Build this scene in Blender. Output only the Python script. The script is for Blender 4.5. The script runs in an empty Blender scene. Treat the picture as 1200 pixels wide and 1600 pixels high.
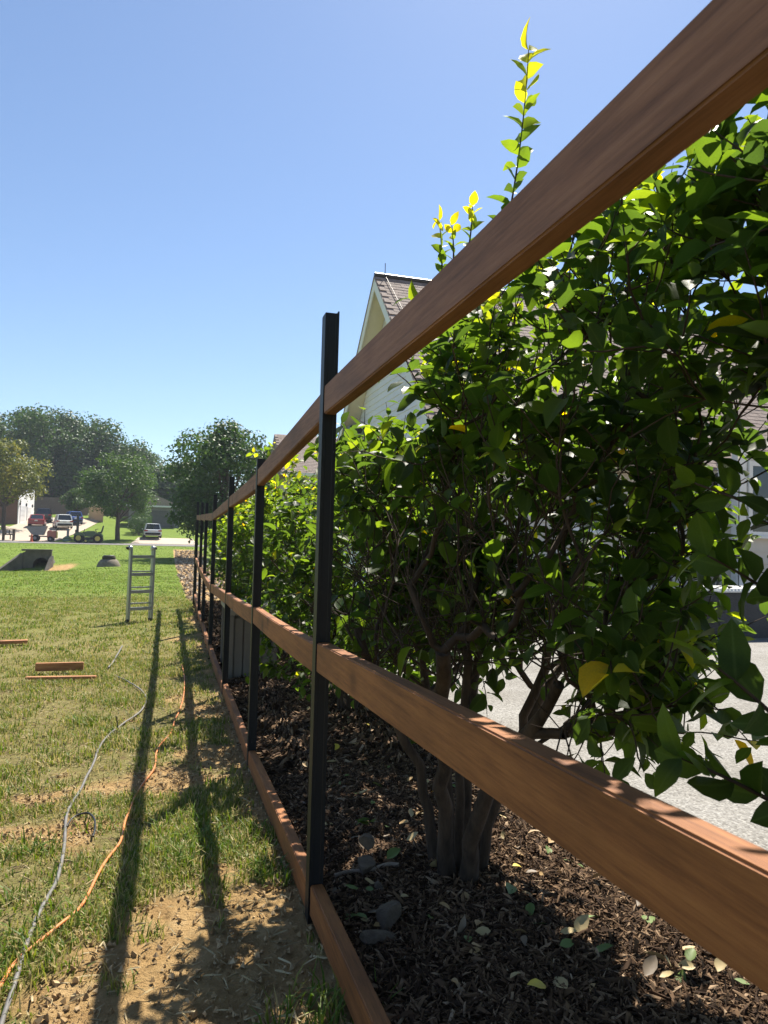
import bpy, bmesh, math, random
import numpy as np
from mathutils import Vector, Matrix, Euler

# ------------------------------------------------------------------ camera, sky, sun, exposure
SC = bpy.context.scene
COL = SC.collection
F_PX = 1109.0                      # focal length in pixels of the 1200 x 1600 photograph
YAW, PITCH, ROLL = math.radians(16.5), math.radians(2.25), 0.026
CAM = Vector((0.0, 0.0, 1.15))
_f0 = Vector((math.sin(YAW), math.cos(YAW), 0))
_r0 = Vector((math.cos(YAW), -math.sin(YAW), 0))
CF = (_f0 * math.cos(PITCH) + Vector((0, 0, math.sin(PITCH)))).normalized()
_u0 = _r0.cross(CF).normalized()
CR = _r0 * math.cos(ROLL) + _u0 * math.sin(ROLL)
CU = -_r0 * math.sin(ROLL) + _u0 * math.cos(ROLL)
cd = bpy.data.cameras.new('camera')
cd.sensor_fit = 'VERTICAL'
cd.sensor_height = 36.0
cd.lens = 36.0 * F_PX / 1600.0
cd.clip_start = 0.05
cd.clip_end = 3000
cd.dof.use_dof = True
cd.dof.focus_distance = 3.2
cd.dof.aperture_fstop = 15.0
cam = bpy.data.objects.new('camera', cd)
COL.objects.link(cam)
_m = Matrix((CR, CU, -CF)).transposed().to_4x4()
_m.translation = CAM
cam.matrix_world = _m
SC.camera = cam

SUN_DIR = Vector((0.37, 0.59, 1.0)).normalized()
w = bpy.data.worlds.new('World')
SC.world = w
w.use_nodes = True
nt = w.node_tree
sky = nt.nodes.new('ShaderNodeTexSky')
sky.sky_type = 'NISHITA'
sky.sun_disc = False
sky.sun_elevation = math.asin(SUN_DIR.z)
sky.sun_rotation = math.atan2(SUN_DIR.x, SUN_DIR.y)
sky.altitude = 0
sky.air_density = 1.0
sky.dust_density = 0.25
sky.ozone_density = 3.6
bg = nt.nodes['Background']
nt.links.new(sky.outputs[0], bg.inputs[0])
bg.inputs[1].default_value = 0.067
sl = bpy.data.lights.new('sun', 'SUN')
sl.energy = 4.9
sl.angle = math.radians(0.53)
sl.color = (1.0, 0.93, 0.82)
so = bpy.data.objects.new('sun', sl)
so.rotation_euler = SUN_DIR.to_track_quat('Z', 'Y').to_euler()
so.location = (10, 16, 30)
COL.objects.link(so)
vs = SC.view_settings
vs.view_transform = 'Standard'
vs.look = 'None'
vs.gamma = 1
vs.use_curve_mapping = False
vs.exposure = 1.25
SC.cycles.use_denoising = True
SC.cycles.max_bounces = 8
SC.cycles.transparent_max_bounces = 8

RNG = np.random.default_rng(11)
random.seed(11)

# ------------------------------------------------------------------ numbers
def _hash(ix, iy, s):
    n = (ix.astype(np.int64) * 374761393 + iy.astype(np.int64) * 668265263 + s * 974634777) & 0xffffffff
    n = ((n ^ (n >> 13)) * 1274126177) & 0xffffffff
    n = n ^ (n >> 16)
    return (n & 0xffff) / 65535.0

def vnoise(x, y, s=0):
    x = np.asarray(x, float); y = np.asarray(y, float)
    ix = np.floor(x); iy = np.floor(y)
    fx = x - ix; fy = y - iy
    fx = fx * fx * (3 - 2 * fx); fy = fy * fy * (3 - 2 * fy)
    a = _hash(ix, iy, s); b = _hash(ix + 1, iy, s); c = _hash(ix, iy + 1, s); d = _hash(ix + 1, iy + 1, s)
    return (a * (1 - fx) + b * fx) * (1 - fy) + (c * (1 - fx) + d * fx) * fy

def fbm(x, y, s=0, o=4):
    t = 0; a = 0.5; n = 0
    for k in range(o):
        t = t + a * vnoise(x * 2 ** k, y * 2 ** k, s + k * 17); n += a; a *= 0.5
    return t / n

PROF_Y = [-60, 0, 1.4, 2.2, 3.8, 5.7, 8.1, 10, 13, 20, 30, 42, 55, 66, 71, 78, 82, 95, 104, 115, 130, 400]
PROF_Z = [.05, .05, .03, 0, -.09, -.14, -.2, -.21, -.22, -.34, -.52, -.62, -.48, -.1, 0, .06, .3, 1.5, 2.3, 3.6, 4.2, 8]

def g(x, y):
    x = np.asarray(x, float); y = np.asarray(y, float)
    z = np.interp(y, PROF_Y, PROF_Z)
    z = z - 1.0 * np.exp(-(((x + 7.9) / 2.4) ** 2 + ((y - 39.6) / 3.6) ** 2))
    lawn = np.clip((y - 12) / 8, 0, 1) * np.clip((70 - y) / 8, 0, 1)
    z = z + lawn * 0.10 * (fbm(x / 5.0, y / 5.0, 3, 3) - .5)
    return z

def gz(x, y):
    return float(g(x, y))

def ray(u, v):
    return (CR * ((u - 600) / F_PX) + CU * (-(v - 800) / F_PX) + CF)

def P(u, v, d):
    """Point at depth d (metres along the view axis) that shows at pixel (u, v) of the photograph."""
    return CAM + ray(u, v) * d

def G(u, v, lift=0.0):
    """Ground point that shows at pixel (u, v)."""
    r = ray(u, v); d = 0.5
    while d < 200:
        p = CAM + r * d
        if p.z < gz(p.x, p.y) + lift:
            lo, hi = d / 1.03, d
            for _ in range(20):
                m = (lo + hi) / 2; q = CAM + r * m
                if q.z < gz(q.x, q.y) + lift: hi = m
                else: lo = m
            return CAM + r * hi
        d *= 1.03
    return CAM + r * d

def uv_of(p):
    """Projection of points (n,3) into the photograph's pixels, with depth."""
    q = np.asarray(p, float) - np.array(CAM)
    z = q @ np.array(CF)
    zz = np.where(z > .05, z, .05)
    return 600 + F_PX * (q @ np.array(CR)) / zz, 800 - F_PX * (q @ np.array(CU)) / zz, z

# ------------------------------------------------------------------ materials
def new_mat(name):
    m = bpy.data.materials.new(name); m.use_nodes = True
    n = m.node_tree.nodes; l = m.node_tree.links
    b = n['Principled BSDF']
    return m, n, l, b

def node(n, kind, **kw):
    x = n.new(kind)
    for k, v in kw.items():
        setattr(x, k, v)
    return x

def ramp(n, stops):
    r = n.new('ShaderNodeValToRGB')
    e = r.color_ramp.elements
    while len(e) > 1: e.remove(e[-1])
    e[0].position = stops[0][0]; e[0].color = (*stops[0][1], 1)
    for p, c in stops[1:]:
        k = e.new(p); k.color = (*c, 1)
    return r

def mat(name, c1, c2=None, scale=4.0, rough=.8, bump=0.0, bscale=None, metal=0.0, stretch=(1, 1, 1), spec=.4, detail=6, rnd=0.0):
    """Two-tone noise material with fine relief."""
    m, n, l, b = new_mat(name)
    b.inputs['Roughness'].default_value = rough
    b.inputs['Metallic'].default_value = metal
    b.inputs['Specular IOR Level'].default_value = spec
    c2 = c2 or tuple(x * .75 for x in c1)
    tc = n.new('ShaderNodeTexCoord'); mp = n.new('ShaderNodeMapping')
    mp.inputs['Scale'].default_value = stretch
    l.new(tc.outputs['Object'], mp.inputs[0])
    nz = n.new('ShaderNodeTexNoise'); nz.inputs['Scale'].default_value = scale; nz.inputs['Detail'].default_value = detail
    nz.inputs['Roughness'].default_value = .65
    l.new(mp.outputs[0], nz.inputs[0])
    r = ramp(n, [(.3, c2), (.7, c1)])
    l.new(nz.outputs[0], r.inputs[0])
    out = r.outputs[0]
    if rnd:
        oi = n.new('ShaderNodeObjectInfo'); hs = n.new('ShaderNodeHueSaturation')
        mr = n.new('ShaderNodeMapRange'); mr.inputs[3].default_value = 1 - rnd; mr.inputs[4].default_value = 1 + rnd
        l.new(oi.outputs['Random'], mr.inputs[0]); l.new(mr.outputs[0], hs.inputs['Value']); l.new(out, hs.inputs['Color'])
        out = hs.outputs[0]
    l.new(out, b.inputs['Base Color'])
    if bump:
        n2 = n.new('ShaderNodeTexNoise'); n2.inputs['Scale'].default_value = bscale or scale * 5; n2.inputs['Detail'].default_value = 5
        l.new(mp.outputs[0], n2.inputs[0])
        bp = n.new('ShaderNodeBump'); bp.inputs['Strength'].default_value = bump; bp.inputs['Distance'].default_value = .01
        l.new(n2.outputs[0], bp.inputs['Height']); l.new(bp.outputs[0], b.inputs['Normal'])
    return m

def leafy(name, stops, trans, gloss=.45, rough=.35, attr='tint', rib=False):
    """Leaf: a shiny surface plus light shining through; the tint attribute picks the leaf's own colour."""
    m, n, l, b = new_mat(name)
    at = n.new('ShaderNodeAttribute'); at.attribute_name = attr
    r = ramp(n, stops); l.new(at.outputs['Fac'], r.inputs[0])
    tc = n.new('ShaderNodeTexCoord'); nz = n.new('ShaderNodeTexNoise'); nz.inputs['Scale'].default_value = 30
    l.new(tc.outputs['Object'], nz.inputs[0])
    mx = n.new('ShaderNodeMixRGB'); mx.blend_type = 'MULTIPLY'; mx.inputs[0].default_value = .35
    l.new(r.outputs[0], mx.inputs[1]); l.new(nz.outputs[0], mx.inputs[2])
    l.new(mx.outputs[0], b.inputs['Base Color'])
    b.inputs['Roughness'].default_value = rough
    b.inputs['Specular IOR Level'].default_value = gloss
    t = n.new('ShaderNodeBsdfTranslucent')
    hs = n.new('ShaderNodeHueSaturation'); hs.inputs['Value'].default_value = trans[0]; hs.inputs['Saturation'].default_value = 1.1
    hs.inputs['Hue'].default_value = trans[2] if len(trans) > 2 else .485
    l.new(mx.outputs[0], hs.inputs['Color']); l.new(hs.outputs[0], t.inputs[0])
    if rib:
        ra = n.new('ShaderNodeAttribute'); ra.attribute_name = 'rib'
        rr = ramp(n, [(.86, (0, 0, 0)), (.97, (1, 1, 1))]); l.new(ra.outputs['Fac'], rr.inputs[0])
        mr = n.new('ShaderNodeMixRGB'); mr.blend_type = 'MIX'; mr.inputs[2].default_value = (.10, .15, .035, 1)
        mf = n.new('ShaderNodeMath'); mf.operation = 'MULTIPLY'; mf.inputs[1].default_value = .5
        l.new(rr.outputs[0], mf.inputs[0]); l.new(mf.outputs[0], mr.inputs[0]); l.new(mx.outputs[0], mr.inputs[1]); l.new(mr.outputs[0], b.inputs['Base Color'])
        n3 = n.new('ShaderNodeTexNoise'); n3.inputs['Scale'].default_value = 55; l.new(tc.outputs['Object'], n3.inputs[0])
        bp = n.new('ShaderNodeBump'); bp.inputs['Strength'].default_value = .25; bp.inputs['Distance'].default_value = .004
        l.new(n3.outputs[0], bp.inputs['Height']); l.new(bp.outputs[0], b.inputs['Normal'])
    ms = n.new('ShaderNodeMixShader'); ms.inputs[0].default_value = trans[1]
    l.new(b.outputs[0], ms.inputs[1]); l.new(t.outputs[0], ms.inputs[2])
    l.new(ms.outputs[0], n['Material Output'].inputs[0])
    return m

# ------------------------------------------------------------------ objects
LOC = {}

def tag(o, label=None, cat=None, group=None, kind=None):
    if label: o['label'] = label
    if cat: o['category'] = cat
    if group: o['group'] = group
    if kind: o['kind'] = kind
    return o

def thing(name, label, cat, loc=(0, 0, 0), rz=0.0, group=None):
    o = bpy.data.objects.new(name, None)
    COL.objects.link(o)
    o.location = loc; o.rotation_euler = (0, 0, rz)
    LOC[o.name] = np.array(loc, float)
    return tag(o, label, cat, group)

def link(name, me, parent=None, kind=None, label=None):
    o = bpy.data.objects.new(name, me)
    COL.objects.link(o)
    if parent is not None:
        o.parent = parent
        LOC[o.name] = LOC.get(parent.name, np.zeros(3))
    else:
        LOC[o.name] = np.zeros(3)
    if kind: o['kind'] = kind
    if label: o['label'] = label
    return o

def set_mats(me, mats):
    for m in (mats if isinstance(mats, (list, tuple)) else [mats]):
        me.materials.append(m)

def np_mesh(name, V, T, mats, attrs=None, smooth=False, mi=None):
    """Fast triangle mesh."""
    me = bpy.data.meshes.new(name)
    V = np.asarray(V, np.float32); T = np.asarray(T, np.int32)
    me.vertices.add(len(V)); me.vertices.foreach_set('co', V.ravel())
    me.loops.add(T.size); me.loops.foreach_set('vertex_index', T.ravel())
    me.polygons.add(len(T)); me.polygons.foreach_set('loop_start', np.arange(0, T.size, 3, dtype=np.int32))
    me.polygons.foreach_set('use_smooth', np.full(len(T), smooth))
    if mi is not None:
        me.polygons.foreach_set('material_index', np.asarray(mi, np.int32))
    for k, a in (attrs or {}).items():
        at = me.attributes.new(k, 'FLOAT', 'POINT'); at.data.foreach_set('value', np.asarray(a, np.float32))
    me.update(calc_edges=True)
    set_mats(me, mats)
    return me

class MB:
    """Collects boxes, bars, tubes and prisms; build() links them as one mesh object."""
    def __init__(s): s.v = []; s.f = []; s.m = []; s.sm = []; s.cur = 0
    def add(s, vs, fs, smooth=False):
        k = len(s.v); s.v += [tuple(p) for p in vs]
        for f in fs:
            s.f.append(tuple(i + k for i in f)); s.m.append(s.cur); s.sm.append(smooth)
        return s
    def box(s, c, size, rz=0.0, rx=0.0, ry=0.0):
        R = Euler((rx, ry, rz)).to_matrix(); c = Vector(c)
        hx, hy, hz = size[0] / 2, size[1] / 2, size[2] / 2
        vs = [c + R @ Vector((x, y, z)) for z in (-hz, hz) for x, y in ((-hx, -hy), (hx, -hy), (hx, hy), (-hx, hy))]
        return s.add(vs, [(3, 2, 1, 0), (4, 5, 6, 7), (0, 1, 5, 4), (1, 2, 6, 5), (2, 3, 7, 6), (3, 0, 4, 7)])
    def bar(s, p0, p1, wx, wz, up=(0, 0, 1)):
        p0, p1 = Vector(p0), Vector(p1); d = (p1 - p0).normalized()
        x = d.cross(Vector(up)).normalized(); z = x.cross(d)
        vs = [p + x * a * wx / 2 + z * b * wz / 2 for p in (p0, p1) for a, b in ((-1, -1), (1, -1), (1, 1), (-1, 1))]
        return s.add(vs, [(0, 1, 2, 3), (7, 6, 5, 4), (0, 4, 5, 1), (1, 5, 6, 2), (2, 6, 7, 3), (3, 7, 4, 0)])
    def tube(s, pts, r, n=8, cap=True):
        pts = [Vector(p) for p in pts]; k = len(pts)
        rr = r if isinstance(r, (list, tuple, np.ndarray)) else [r] * k
        vs = []; ref = None
        for i, p in enumerate(pts):
            d = (pts[min(i + 1, k - 1)] - pts[max(i - 1, 0)])
            d = d.normalized() if d.length > 1e-9 else Vector((0, 0, 1))
            if ref is None:
                ref = Vector((1, 0, 0)) if abs(d.x) < .8 else Vector((0, 1, 0))
            x = (ref - d * ref.dot(d)).normalized(); ref = x; y = d.cross(x)
            vs += [p + (x * math.cos(2 * math.pi * j / n) + y * math.sin(2 * math.pi * j / n)) * rr[i] for j in range(n)]
        fs = [(i * n + j, i * n + (j + 1) % n, (i + 1) * n + (j + 1) % n, (i + 1) * n + j) for i in range(k - 1) for j in range(n)]
        s.add(vs, fs, True)
        if cap:
            s.add(vs[:n], [tuple(range(n))[::-1]]); s.add(vs[-n:], [tuple(range(n))])
        return s
    def cyl(s, p0, p1, r0, r1=None, n=16):
        return s.tube([p0, p1], [r0, r1 if r1 is not None else r0], n)
    def prism(s, poly, h0, h1, axis='z'):
        """Polygon extruded along an axis; the polygon gives the two other coordinates in order."""
        def at(a, b, h):
            return {'z': (a, b, h), 'x': (h, a, b), 'y': (a, h, b)}[axis]
        n = len(poly)
        vs = [at(a, b, h0) for a, b in poly] + [at(a, b, h1) for a, b in poly]
        return s.add(vs, [tuple(range(n))[::-1], tuple(range(n, 2 * n))] + [(i, (i + 1) % n, n + (i + 1) % n, n + i) for i in range(n)])
    def lathe(s, c, prof, n=20):
        c = Vector(c); k = len(prof)
        vs = [c + Vector((r * math.cos(2 * math.pi * j / n), r * math.sin(2 * math.pi * j / n), z)) for r, z in prof for j in range(n)]
        fs = [(i * n + j, i * n + (j + 1) % n, (i + 1) * n + (j + 1) % n, (i + 1) * n + j) for i in range(k - 1) for j in range(n)]
        s.add(vs, fs, True); s.add(vs[:n], [tuple(range(n))[::-1]]); s.add(vs[-n:], [tuple(range(n))])
        return s
    def mesh(s, name, mats, org=(0, 0, 0), bevel=0.0, seg=2):
        me = bpy.data.meshes.new(name)
        o = np.asarray(org, float)
        V = np.asarray(s.v, float) - o
        me.from_pydata([tuple(p) for p in V], [], s.f)
        me.polygons.foreach_set('material_index', s.m)
        me.polygons.foreach_set('use_smooth', s.sm)
        bm = bmesh.new(); bm.from_mesh(me)
        if bevel:
            bmesh.ops.remove_doubles(bm, verts=bm.verts, dist=1e-6)
            es = [e for e in bm.edges if len(e.link_faces) == 2 and e.calc_face_angle(0) > .6]
            bmesh.ops.bevel(bm, geom=es, offset=bevel, segments=seg, affect='EDGES', clamp_overlap=True)
        bmesh.ops.recalc_face_normals(bm, faces=bm.faces)
        bm.to_mesh(me); bm.free()
        set_mats(me, mats)
        return me
    def build(s, name, mats, parent=None, bevel=0.0, world=False, kind=None, label=None, org=None, seg=2):
        if org is None:
            org = LOC[parent.name] if (world and parent is not None) else (0, 0, 0)
        o = link(name, s.mesh(name, mats, org, bevel, seg), parent, kind, label)
        if parent is None and any(org):
            o.location = org
        return o

def struct(o):
    o['kind'] = 'structure'; return o
# ------------------------------------------------------------------ the ground
FX = 0.43                                      # the lawn-side face of the fence
BED_R = 1.53                                   # right edge of the mulch bed
BLOBS = []
for u, v, rx, ry, wt in [(300, 1470, .22, .42, 1.1), (370, 1590, .3, .25, 1.1), (190, 1590, .22, .2, .8), (270, 1222, .42, .16, 1.0),
                         (90, 1300, .28, .18, .9), (60, 1250, .2, .1, .6), (330, 1110, .22, .3, .9), (330, 1180, .2, .3, .7), (400, 1440, .16, .35, .9),
                         (290, 1090, .2, .4, .6), (180, 1480, .3, .2, .5), (120, 1540, .2, .15, .6), (350, 1350, .12, .15, .7), (275, 1000, .25, .5, .5), (205, 1125, .06, .06, .7),
                         (20, 1440, .2, .12, .35), (310, 970, .2, 1.0, .6)]:
    p = G(u, v); BLOBS.append((p.x, p.y, rx, ry, wt))

def dirt(x, y):
    x = np.asarray(x, float); y = np.asarray(y, float)
    wx = x + .22 * (fbm(x * 3, y * 3, 5, 3) - .5); wy = y + .3 * (fbm(x * 3, y * 3, 9, 3) - .5)
    d = np.zeros_like(x)
    for bx, by, rx, ry, wt in BLOBS:
        d = np.maximum(d, wt * np.exp(-(((wx - bx) / rx) ** 2 + ((wy - by) / ry) ** 2)))
    n = fbm(x * 6, y * 6, 21, 4)
    near = np.clip((7 - y) / 4, 0, 1)
    d = d * 1.25 + (n - .475) * 1.75 * (.3 + near * .7)
    d = np.maximum(d, np.clip((x - .2) / .2, 0, 1) * .65 + (n - .5) * .8 * (x > .1))
    # the bare gravelly strip beyond the end of the fence
    s = np.clip((y - 14.5) / 2, 0, 1) * np.clip((66 - y) / 3, 0, 1) * np.clip((x - (.35 - .006 * (y - 14))) / .15 + .5, 0, 1) * np.clip((2.6 - x) / .6, 0, 1)
    far = np.clip((16 - y) / 3, 0, 1)
    # the scar of bare soil beside the culvert
    c = 1.15 * np.exp(-(((x + 5.75) / .95) ** 2 + ((y - 42.6) / 1.5) ** 2)) + (fbm(x * 2, y * 2, 4, 4) - .6) * 1.1
    s = s * (.55 + .5 * fbm(x * 1.7, y * .8, 8, 3))
    d = np.maximum(d * far, s)
    d = np.maximum(d, np.where(y > 30, c, 0))
    return np.clip((d - .3) / .4, 0, 1)

def spaced(a, b, n, lo, hi, k):
    """A fine run a..b and steps that grow outward to lo and hi."""
    f = list(np.linspace(a, b, n)); st = f[1] - f[0]
    up = []; s = st; x = b
    while x < hi: s *= k; x += s; up.append(min(x, hi))
    dn = []; s = st; x = a
    while x > lo: s *= k; x -= s; dn.append(max(x, lo))
    return np.array(dn[::-1] + f + up)

gx = spaced(-1.9, .65, 130, -420, 420, 1.045)
gy = spaced(.9, 4.6, 170, -60, 620, 1.03)
X, Y = np.meshgrid(gx, gy)
D = dirt(X, Y)
nearw = np.clip((9 - Y) / 3, 0, 1) * np.clip((X + 4) / 1, 0, 1)
Z = g(X, Y) + nearw * (D * .030 * (fbm(X * 9, Y * 9, 31, 4) - .5) + D * .022 * (fbm(X * 26, Y * 26, 33, 3) - .55) + .03 * (fbm(X * 2.2, Y * 2.2, 35, 3) - .5))
under = (X > .62) & (X < 13) & (Y < 12)
Z = np.where(under, Z - .05, Z)                # the bed and the patio lie above the soil sheet
nxg, nyg = len(gx), len(gy)
idx = np.arange(nxg * nyg).reshape(nyg, nxg)
a, b_, c, d_ = idx[:-1, :-1].ravel(), idx[:-1, 1:].ravel(), idx[1:, 1:].ravel(), idx[1:, :-1].ravel()
T = np.concatenate([np.stack([a, b_, c], 1), np.stack([a, c, d_], 1)])

def ground_material():
    m, n, l, b = new_mat('lawn_and_soil')
    tc = n.new('ShaderNodeTexCoord')
    def noise(s, d=6, ro=.6):
        x = n.new('ShaderNodeTexNoise'); x.inputs['Scale'].default_value = s; x.inputs['Detail'].default_value = d; x.inputs['Roughness'].default_value = ro
        l.new(tc.outputs['Object'], x.inputs[0]); return x
    gr = ramp(n, [(.3, (.095, .140, .020)), (.55, (.13, .19, .026)), (.75, (.175, .225, .045))])
    l.new(noise(.9, 9, .75).outputs[0], gr.inputs[0])
    # near lawn: thin, with straw and soil showing through
    th = ramp(n, [(.3, (.16, .115, .055)), (.5, (.20, .18, .065)), (.72, (.30, .26, .12))])
    l.new(noise(14, 8, .7).outputs[0], th.inputs[0])
    sx = n.new('ShaderNodeSeparateXYZ'); l.new(tc.outputs['Object'], sx.inputs[0])
    mr = n.new('ShaderNodeMapRange'); mr.inputs[1].default_value = 8; mr.inputs[2].default_value = 21
    ad = n.new('ShaderNodeMath'); ad.operation = 'MULTIPLY_ADD'; ad.inputs[1].default_value = 9; 
    l.new(noise(.35, 4).outputs[0], ad.inputs[0]); 
    sb = n.new('ShaderNodeMath'); sb.operation = 'SUBTRACT'; sb.inputs[1].default_value = 4.5
    l.new(sx.outputs[1], sb.inputs[0]); l.new(sb.outputs[0], ad.inputs[2]); l.new(ad.outputs[0], mr.inputs[0])
    mg = n.new('ShaderNodeMixRGB'); l.new(mr.outputs[0], mg.inputs[0]); l.new(th.outputs[0], mg.inputs[1]); l.new(gr.outputs[0], mg.inputs[2])
    so_ = ramp(n, [(.28, (.20, .118, .048)), (.5, (.39, .255, .112)), (.72, (.50, .355, .18))])
    l.new(noise(7, 10, .72).outputs[0], so_.inputs[0])
    at = n.new('ShaderNodeAttribute'); at.attribute_name = 'dirt'
    mx = n.new('ShaderNodeMixRGB'); l.new(at.outputs['Fac'], mx.inputs[0]); l.new(mg.outputs[0], mx.inputs[1]); l.new(so_.outputs[0], mx.inputs[2])
    l.new(mx.outputs[0], b.inputs['Base Color'])
    b.inputs['Roughness'].default_value = .95; b.inputs['Specular IOR Level'].default_value = .1
    bp = n.new('ShaderNodeBump'); bp.inputs['Strength'].default_value = .8; bp.inputs['Distance'].default_value = .02
    l.new(noise(60, 6, .7).outputs[0], bp.inputs['Height'])
    b2 = n.new('ShaderNodeBump'); b2.inputs['Strength'].default_value = .5; b2.inputs['Distance'].default_value = .12
    b3 = n.new('ShaderNodeBump'); b3.inputs['Strength'].default_value = .9; b3.inputs['Distance'].default_value = .022; l.new(noise(24, 8, .75).outputs[0], b3.inputs['Height']); l.new(b3.outputs[0], bp.inputs['Normal'])
    l.new(noise(3.5, 7, .75).outputs[0], b2.inputs['Height']); l.new(bp.outputs[0], b2.inputs['Normal'])
    l.new(b2.outputs[0], b.inputs['Normal'])
    return m

me = np_mesh('ground', np.stack([X.ravel(), Y.ravel(), Z.ravel()], 1), T, ground_material(), {'dirt': D.ravel()}, True)
struct(link('ground', me))

def sheet(name, x0, x1, y0, y1, nx, ny, m, lift, fn=None, thick=0.0):
    xs = np.linspace(x0, x1, nx); ys = np.linspace(y0, y1, ny)
    A, B = np.meshgrid(xs, ys)
    Zs = g(A, B) + lift + (fn(A, B) if fn is not None else 0)
    V = np.stack([A.ravel(), B.ravel(), Zs.ravel()], 1)
    ii = np.arange(nx * ny).reshape(ny, nx)
    a, b, c, d = ii[:-1, :-1].ravel(), ii[:-1, 1:].ravel(), ii[1:, 1:].ravel(), ii[1:, :-1].ravel()
    return struct(link(name, np_mesh(name, V, np.concatenate([np.stack([a, b, c], 1), np.stack([a, c, d], 1)]), m, None, True)))

M_MULCH = mat('mulch_soil', (.030, .018, .011), (.012, .008, .005), 18, .95, 1.0, 60, spec=.1)
def patio_material():
    m, n, l, b = new_mat('patio_aggregate')
    tc = n.new('ShaderNodeTexCoord')
    vo = n.new('ShaderNodeTexVoronoi'); vo.inputs['Scale'].default_value = 95
    l.new(tc.outputs['Object'], vo.inputs[0])
    bw = n.new('ShaderNodeRGBToBW'); l.new(vo.outputs['Color'], bw.inputs[0])
    r = ramp(n, [(0, (.085, .078, .068)), (.35, (.18, .172, .155)), (.7, (.255, .245, .225)), (1, (.36, .35, .325))])
    l.new(bw.outputs[0], r.inputs[0])
    nz = n.new('ShaderNodeTexNoise'); nz.inputs['Scale'].default_value = 1.6; nz.inputs['Detail'].default_value = 7; l.new(tc.outputs['Object'], nz.inputs[0])
    r2 = ramp(n, [(.3, (.72, .70, .66)), (.65, (1, 1, 1))]); l.new(nz.outputs[0], r2.inputs[0])
    mx = n.new('ShaderNodeMixRGB'); mx.blend_type = 'MULTIPLY'; mx.inputs[0].default_value = 1
    l.new(r.outputs[0], mx.inputs[1]); l.new(r2.outputs[0], mx.inputs[2]); l.new(mx.outputs[0], b.inputs['Base Color'])
    b.inputs['Roughness'].default_value = .85
    bp = n.new('ShaderNodeBump'); bp.inputs['Strength'].default_value = .9; bp.inputs['Distance'].default_value = .006
    l.new(vo.outputs['Distance'], bp.inputs['Height']); bp.invert = True; l.new(bp.outputs[0], b.inputs['Normal'])
    return m
bedf = lambda A, B: .045 * np.clip((A - .46) / .3, 0, 1) * (1 - np.clip((A - 1.3) / .25, 0, 1)) + .035 * (fbm(A * 7, B * 7, 41, 4) - .5)
sheet('mulch_bed', .450, 1.56, -.6, 15.2, 40, 420, M_MULCH, .012, bedf)
M_PATIO = patio_material()
sheet('patio', 1.60, 14.0, -1.5, 11.6, 50, 60, M_PATIO, .045)
M_CONC = mat('pale_concrete', (.34, .30, .24), (.26, .23, .18), 3, .85, .3, 60)
mb = MB(); mb.box((8.6, 12.45, gz(5, 12) + .03), (10.6, 1.66, .20)); struct(mb.build('porch_slab', M_CONC, bevel=.01))
mb = MB()
for k in range(12):
    y0 = -.4 + k * 1.25
    mb.bar((BED_R + .05, y0, gz(1.6, y0) + .045), (BED_R + .05, y0 + 1.24, gz(1.6, y0 + 1.24) + .045), .06, .09)
struct(mb.build('bed_edging', M_CONC))

# road across the end of the lawn, and the two drives beyond it
M_ROAD = mat('road_asphalt', (.17, .16, .15), (.13, .122, .112), 1.2, .9, .3, 40)
M_DRIVE = mat('drive_concrete', (.42, .35, .275), (.34, .28, .22), .5, .9, .2, 30)
sheet('road', -90, 60, 71.2, 78.2, 80, 8, M_ROAD, .03)
def strip(name, quads, m, lift):
    V = []; Tt = []
    for q in quads:
        n = 14; k = len(V)
        for i in range(n + 1):
            for j in range(5):
                s, t = i / n, j / 4
                x = (q[0][0] * (1 - t) + q[1][0] * t) * (1 - s) + (q[3][0] * (1 - t) + q[2][0] * t) * s
                y = (q[0][1] * (1 - t) + q[1][1] * t) * (1 - s) + (q[3][1] * (1 - t) + q[2][1] * t) * s
                V.append((x, y, gz(x, y) + lift))
        for i in range(n):
            for j in range(4):
                a = k + i * 5 + j; Tt += [(a, a + 1, a + 6), (a, a + 6, a + 5)]
    return struct(link(name, np_mesh(name, V, Tt, m)))
strip('driveway', [((-19.5, 78.2), (-11.6, 78.2), (-10.4, 94), (-19.0, 94)), ((-19.0, 94), (-10.4, 94), (-9.9, 110.5), (-18.9, 110.5))], M_DRIVE, .05)
strip('driveway', [((-4.2, 78.2), (2.6, 78.2), (2.2, 86), (-3.8, 86))], M_DRIVE, .05)
strip('front_walk', [((-24, 94.5), (-19.1, 94.5), (-19.1, 96), (-24, 96))], M_DRIVE, .05)

# ------------------------------------------------------------------ grass
M_GRASS = leafy('grass_blade', [(0, (.05, .11, .012)), (.35, (.11, .19, .022)), (.6, (.21, .25, .04)), (.8, (.38, .33, .12)), (1, (.50, .42, .22))], (1.5, .35, .49), .25, .5)

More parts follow.
